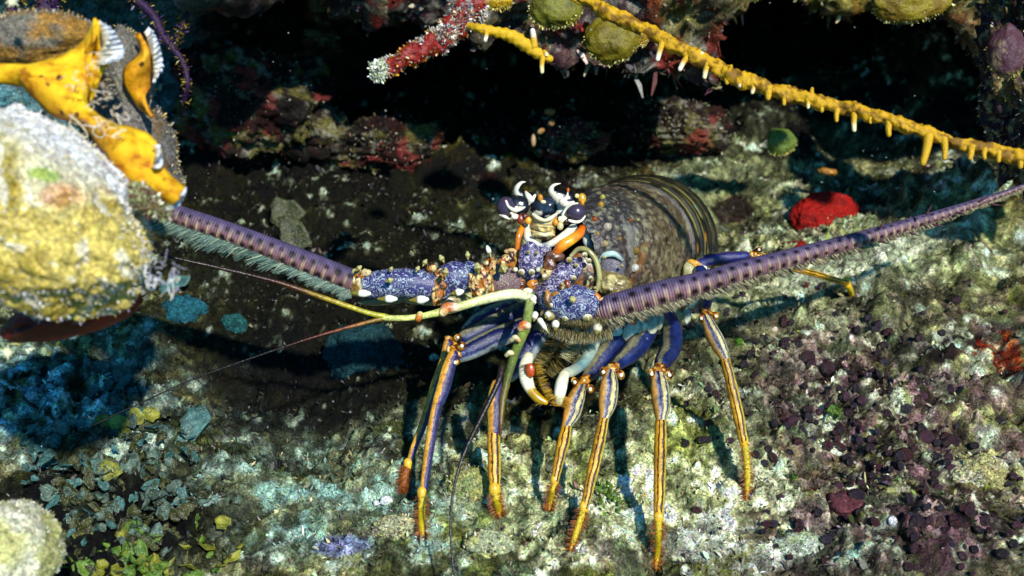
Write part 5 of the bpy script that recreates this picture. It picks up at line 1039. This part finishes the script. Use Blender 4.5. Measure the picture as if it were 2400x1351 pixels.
# ---- walking legs
def bristle_tuft(L, n, length, cols, parent, seed, spread=1.0):
    rg = np.random.default_rng(seed); Cn = catmull(np.array([list(P(a, b, d))+[R(r, d)] for a, b, d, r in L]), 14); ii = rg.integers(0, len(Cn)-1, n)
    Pn = Cn[ii, :3]+(Cn[ii+1, :3]-Cn[ii, :3])*rg.uniform(0, 1, (n, 1)); T = nrm(Cn[ii+1, :3]-Cn[ii, :3]); tc = nrm(CAM-Pn); S = nrm(np.cross(T, tc)); a = rg.uniform(0, 2*math.pi, (n, 1))
    dr = nrm(S*np.cos(a)+tc*np.sin(a)*.8+T*.35*spread); st = Pn+dr*Cn[ii, 3][:, None]*.8; e = st+dr*length*rg.uniform(.6, 1.3, (n, 1)); W = nrm(np.cross(dr, tc+.01))*.00013
    VV = np.stack([st-W, st+W, e+W*.3, e-W*.3], 1).reshape(-1, 3); b = np.arange(n)[:, None]*4
    cc = np.array([hx(x) for x in cols])[rg.integers(0, len(cols), n)]
    return mk('bristles', VV, b+np.array([0, 1, 2, 3]), M_HAIR, parent, col=np.repeat(cc, 4, 0), smooth=False, kind='stuff')
def knee(parts, parent):
    mb = MB()
    for px, py, d, rx, ry, rz, rot in parts:
        V, F, D = ball((0, 0, 0), 1, 14, 18); V = V*(1+.1*fbm(D*2.5+px, 2, 3))[:, None]*np.array([R(rx, d), R(ry, d), R(rz, d)]); mb.add(V@rotf(rot)+P(px, py, d), F)
    return mb.build('knee_joint', M_JOINT, parent)
def leg(thigh, kx, ky, kd, shin, toe, label, mth=None, m1=None, m2=None, split=.42, kr=17, krot=0, seed=1, toec=('c8b018', 'a86c08'), tuft=True):
    """thigh / shin / toe are (px, py, d, r) chains; the shin changes pattern at its waist"""
    sl = lambda L, f: [(a, b, c_, d*f) for a, b, c_, d in L]; thigh = sl(thigh, .92); shin = (sl(shin[0], .9), sl(shin[1], .88)); toe = sl(toe, .88)
    V, F, U = PT(thigh, n=26, k=9); o = MB().add(V, F, U, np.array([.40, .46, .50])*(1+.5*fbm(V*140, 3, seed))[:, None]).build('walking_leg', mth or M_THIGH, LOB); o['label'] = label
    c, s = math.cos(math.radians(krot)), math.sin(math.radians(krot)); q = kr
    def off(x, y): return kx+x*c-y*s*-1, ky+x*-s*-1*0+y*c+x*s*-1
    pts = [(0, 0, .95, .55, .8), (-.95, .42, .42, .62, .4), (1.0, .50, .48, .58, .45), (.05, .55, .5, .4, .5), (0, -.45, .7, .4, .6)]
    knee([(*off(x*q, y*q), kd-(.003 if abs(x) > .5 else 0), rx*q, ry*q, rz*q, -krot) for x, y, rx, ry, rz in pts], o)
    for x, y in ((-.95, .45), (1.05, .55)):
        a, b = off(x*q, y*q); V, F, D = ball((0, 0, 0), 1, 10, 12); MB().add(V*R(.22*q, kd)+P(a, b, kd-.0055), F, None, hx('f6eccc')).build('knee_knob', M_SHELL, o)
    up, lo = shin
    V, F, U = PT(up, n=26, k=9); a = MB().add(V, F, U, .85+.3*fbm(V*120, 3, seed+3)[:, None]*np.ones(3)).build('shin', m1 or M_SHIN, o)
    if lo:
        V, F, U = PT(lo, n=26, k=9); MB().add(V, F, U, .85+.35*fbm(V*120, 3, seed+4)[:, None]*np.ones(3)).build('shin', m2 or M_SHIN2, o)
    V, F, U = PT(toe, n=14, k=9); t = U[:, 1]/U[:, 1].max(); uu = U[:, 0]
    cc = lerp(np.tile(hx(toec[0]), (len(V), 1)), hx(toec[1]), np.clip(sm(.7, 1, t)+.8*sm(.18, .5, np.abs(uu-.45))+.35*vnoise(V*1200, 3), 0, 1)); tt = MB().add(V, F, U, cc).build('toe', M_TOE, o)
    if tuft: bristle_tuft(toe, 420, .0036, ['7a3806', '4a2204', 'a05c0c'], tt, seed)
    e0 = toe[0]; V, F, U = PT([(e0[0]-1, e0[1]-6, e0[2], e0[3]*1.35), (e0[0], e0[1]+4, e0[2], e0[3]*1.35)], n=14, k=3); MB().add(V, F, U, hx('d8a828')).build('toe_ring', M_SHELL, tt)
    return o
def gd(px, py, up=0.): return floor_hit(px, py, up)[1]
LGT = []
def tipd(px, py): d = gd(px, py, .001); return d
d1 = tipd(992, 1268)
leg([(1250, 762, .705, 26), (1215, 772, .700, 27), (1150, 798, .692, 27), (1105, 820, .688, 25), (1078, 833, .686, 20)], 1064, 828, .683, ([(1062, 832, .681, 15), (1052, 860, .679, 18), (1040, 905, .676, 19), (1028, 940, .672, 17)], [(1026, 942, .672, 15), (1014, 1000, .668, 14), (1002, 1080, .660, 13), (992, 1158, .652, 10)]), [(990, 1158, .652, 10), (988, 1200, .648, 10), (989, 1240, d1+.003, 9), (993, 1268, d1, 5)],
    'front left leg nearest the viewer', M_THIGH2, M_SHIN3, M_SHIN3, kr=21, krot=70, seed=1)
d2 = tipd(945, 1152)
leg([(1240, 715, .722, 24), (1200, 735, .718, 25), (1140, 766, .712, 25), (1090, 792, .708, 22)], 1056, 802, .702, ([(1050, 806, .698, 13), (1040, 850, .696, 14), (1022, 900, .694, 14), (1008, 945, .692, 12)], [(1008, 945, .692, 11), (990, 1000, d2+.012, 11), (970, 1050, d2+.008, 10), (958, 1090, d2+.005, 8)]), [(957, 1090, d2+.005, 9), (950, 1110, d2+.003, 11), (946, 1135, d2+.001, 10), (946, 1152, d2, 6)],
    'second left leg partly behind the nearest one', M_THIGH, M_SHIN3, M_SHIN3, kr=17, krot=60, seed=2, toec=('8a4a08', '5a2804'))
drum([(1230, 705, .735, 16), (1180, 718, .735, 18), (1120, 745, .735, 14), (1090, 770, .735, 9)], M_THIGH, LOB, 'walking_leg')['label'] = 'third left leg, only its blue thigh showing'
d3 = tipd(1170, 1212)
leg([(1275, 765, .700, 24), (1248, 800, .694, 28), (1225, 840, .688, 27), (1196, 880, .683, 18)], 1168, 905, .674, ([(1165, 905, .673, 17), (1160, 935, .670, 21), (1160, 975, .667, 22), (1158, 1012, .664, 18)], [(1157, 1014, .664, 17), (1158, 1060, .660, 18), (1159, 1110, .656, 17), (1160, 1150, .652, 13)]), [(1160, 1150, .652, 12), (1163, 1170, .650, 12), (1168, 1195, d3+.002, 10), (1172, 1212, d3, 5)],
    'leg hanging behind the dark feeler', M_THIGH2, M_SHIN3, M_SHIN2, kr=17, krot=25, seed=3)
d4 = tipd(1287, 1195)
leg([(1462, 772, .720, 24), (1440, 800, .712, 26), (1412, 838, .703, 26), (1385, 872, .695, 21), (1374, 886, .690, 16)], 1368, 895, .681, ([(1362, 906, .680, 15), (1350, 935, .677, 23), (1340, 970, .673, 23), (1328, 998, .669, 14)], [(1328, 1000, .669, 14), (1320, 1040, .664, 17), (1308, 1090, .659, 14), (1300, 1126, .656, 11)]), [(1300, 1128, .656, 8), (1295, 1150, .655, 8), (1290, 1175, d4+.002, 7), (1287, 1195, d4, 4)],
    'leg left of the middle pair, with the shortest shin', kr=20, krot=-22, seed=4)
d5 = tipd(1336, 1290)
leg([(1530, 748, .725, 20), (1512, 785, .715, 27), (1485, 820, .703, 28), (1452, 848, .692, 20), (1440, 858, .686, 15)], 1435, 866, .677, ([(1430, 876, .675, 16), (1428, 905, .672, 24), (1424, 945, .668, 24), (1416, 980, .664, 13)], [(1416, 982, .664, 13), (1404, 1040, .657, 16), (1386, 1120, .648, 15), (1370, 1190, .640, 11)]), [(1368, 1192, .640, 9), (1358, 1225, .636, 9), (1346, 1262, d5+.004, 8), (1336, 1290, d5, 4)],
    'middle leg slanting down to the left', kr=21, krot=-8, seed=5)
d6 = tipd(1537, 1335)
leg([(1560, 730, .725, 22), (1574, 775, .714, 27), (1572, 815, .703, 27), (1554, 848, .692, 22), (1550, 856, .686, 17)], 1547, 868, .675, ([(1543, 876, .674, 16), (1546, 905, .671, 24), (1550, 945, .667, 24), (1549, 984, .662, 14)], [(1549, 986, .662, 14), (1548, 1040, .655, 17), (1546, 1130, .643, 16), (1544, 1214, .632, 13)]), [(1544, 1216, .632, 10), (1543, 1250, .629, 10), (1540, 1300, d6+.004, 8), (1537, 1335, d6, 4)],
    'longest leg hanging straight down in the middle', kr=21, krot=0, seed=6)
d7 = tipd(1750, 1172)
leg([(1640, 640, .735, 20), (1655, 675, .725, 22), (1652, 710, .712, 18), (1650, 728, .704, 14)], 1658, 736, .696, ([(1656, 748, .694, 14), (1672, 785, .692, 21), (1692, 822, .69, 18), (1700, 842, .688, 12)], [(1700, 844, .688, 13), (1714, 900, .686, 15), (1730, 970, .684, 15), (1742, 1032, .682, 13)]), [(1744, 1036, .682, 9), (1750, 1080, .680, 9), (1752, 1130, d7+.002, 8), (1750, 1172, d7, 4)],
    'right leg standing apart by the maroon nodules', kr=17, krot=12, seed=7)
d8 = tipd(1994, 704)
leg([(1632, 628, .770, 17), (1660, 612, .772, 18), (1700, 606, .775, 18), (1745, 602, .778, 15)], 1768, 600, .780, ([(1778, 598, .782, 10), (1810, 610, .79, 9), (1860, 628, .80, 9), (1880, 634, .802, 9)], [(1872, 633, .802, 9), (1910, 642, .82, 9), (1955, 656, .845, 9), (1986, 664, .865, 8)]), [(1986, 664, .865, 8), (1992, 678, .87, 8), (1996, 692, d8+.003, 7), (1996, 704, d8, 5)],
    'rear right leg emerging behind the right antenna', mat_stripe('rear_thigh', [(.0, 'c89028'), (.22, 'd8a040'), (.30, 'a08850'), (.37, '2c3078'), (.5, '242a80'), (.62, '1c2468'), (.68, 'b89040'), (.75, '8a6020'), (1., '8a6020')]), M_SHIN2, M_SHIN2, kr=15, krot=80, seed=8, tuft=False)
for px, py, rx, ry, cc, rot in [(1638, 640, 26, 18, 'dcdcc8', 20), (1614, 632, 14, 20, 'a8a478', 0), (1658, 648, 22, 8, 'c88828', 25), (1608, 655, 12, 14, '9a6a30', 0), (1626, 618, 18, 9, 'c89434', -20)]: pell('leg_base', px, py, .766, rx, ry, 12, rot, cc, M_SHELL, LOB, 16, 18, .1)
# pale hip plates above each leg
for px, py, rx, ry, rot in [(1412, 798, 20, 30, -35), (1428, 812, 12, 26, -25), (1436, 778, 24, 16, 10), (1478, 780, 18, 26, -20), (1490, 792, 10, 26, -25), (1500, 765, 20, 14, 0), (1530, 760, 16, 24, -15), (1546, 752, 10, 22, -8), (1374, 808, 17, 40, -8), (1352, 800, 12, 34, 5), (1398, 775, 12, 13, 0), (1290, 800, 24, 34, -25), (1262, 800, 14, 34, -15), (1270, 838, 22, 16, 0), (1610, 742, 10, 20, 0), (1620, 700, 18, 24, 0)]:
    pell('hip_plate', px, py, .708, rx, ry, 9, rot, lambda V, D: lerp(np.tile(hx('c2c6ac'), (len(V), 1)), hx('8a9078'), sm(.1, .4, fbm(V*200, 2, 5))), M_SHELL, LOB, 16, 20, .08)
for px, py in [(1420, 772), (1430, 776), (1484, 756), (1265, 806), (1232, 760), (1255, 748)]: pell('hip_knob', px, py, .695, 9, 7, 6, 0, 'c8601c', M_SHELL, LOB, 10, 12)
# underside of the body between the legs
pell('underside', 1450, 735, .765, 150, 60, 90, 0, lambda V, D: lerp(np.tile(hx('5c5c40'), (len(V), 1)), hx('8a8a60'), sm(0, .4, fbm(V*90, 3, 5))), M_SHELL, LOB, 30, 40, .08)
pell('tail_fan', 1600, 850, .86, 70, 70, 40, 0, lambda V, D: lerp(np.tile(hx('3c5c28'), (len(V), 1)), hx('6a8a38'), sm(0, .4, fbm(V*60, 3, 5))), M_SHELL, LOB, 26, 30, .08)
# mouth limbs (bristled)
mx = banded('mouth_leg', [(1238, 838, .668, 13), (1232, 860, .664, 16), (1234, 890, .660, 16), (1246, 918, .657, 12), (1262, 934, .656, 11), (1278, 943, .655, 7)], [(0, 'c8c090'), (.3, 'f0ecd0'), (.62, 'e8e4c0'), (.7, 'b08a18'), (1, 'c09410')], LOB, n=18)
pell('orange_spot', 1243, 868, .655, 11, 17, 6, 5, 'a8400c', M_SHELL, mx, 14, 16)
bristle_tuft([(1244, 850, .66, 12), (1250, 880, .66, 12), (1264, 915, .66, 10), (1280, 943, .656, 5)], 900, .0045, ['8a6c08', 'b89418', '5a3c08'], mx, 4, .2)
m2 = banded('mouth_leg', [(1390, 775, .70, 16), (1388, 805, .694, 18), (1372, 845, .684, 14), (1345, 868, .676, 13), (1326, 875, .672, 12)], [(0, 'd0d4bc'), (.4, '9aa890'), (.7, '5c7c80'), (1, 'b8bc9c')], LOB, n=18)
m3 = banded('mouth_leg', [(1322, 880, .668, 12), (1316, 900, .665, 15), (1312, 922, .663, 14), (1310, 945, .661, 9)], [(0, 'e8e0b0'), (.35, 'c8c8b0'), (.6, 'f0f0d8'), (.8, 'd0d0a0'), (1, '8a6c10')], LOB, n=18)
bristle_tuft([(1316, 925, .663, 12), (1312, 950, .662, 8)], 260, .004, ['8a5c08', 'b88418'], m3, 5, .6)
# brown beard under the antenna bases
BR = ['8a8258', '6c6238', 'a89c70', '54482a']
hb = bristle_tuft([(1262, 745, .672, 10), (1300, 762, .668, 14), (1340, 772, .666, 16), (1385, 775, .665, 16), (1430, 765, .665, 16)], 3600, .0045, BR, LOB, 7, .0)
hb['label'] = 'brown beard of fine bristles under the antenna bases'
hb2 = bristle_tuft([(1310, 790, .70, 14), (1300, 830, .695, 18), (1275, 870, .685, 14)], 1500, .0065, ['4a3c10', '2c2208', '6a5818', '8a8458'], LOB, 8, .5)
hb3 = bristle_tuft([(1372, 780, .69, 12), (1352, 830, .688, 14), (1340, 850, .684, 8)], 1200, .006, ['8a8450', 'c8c49a', '4a4018'], LOB, 9, .3)
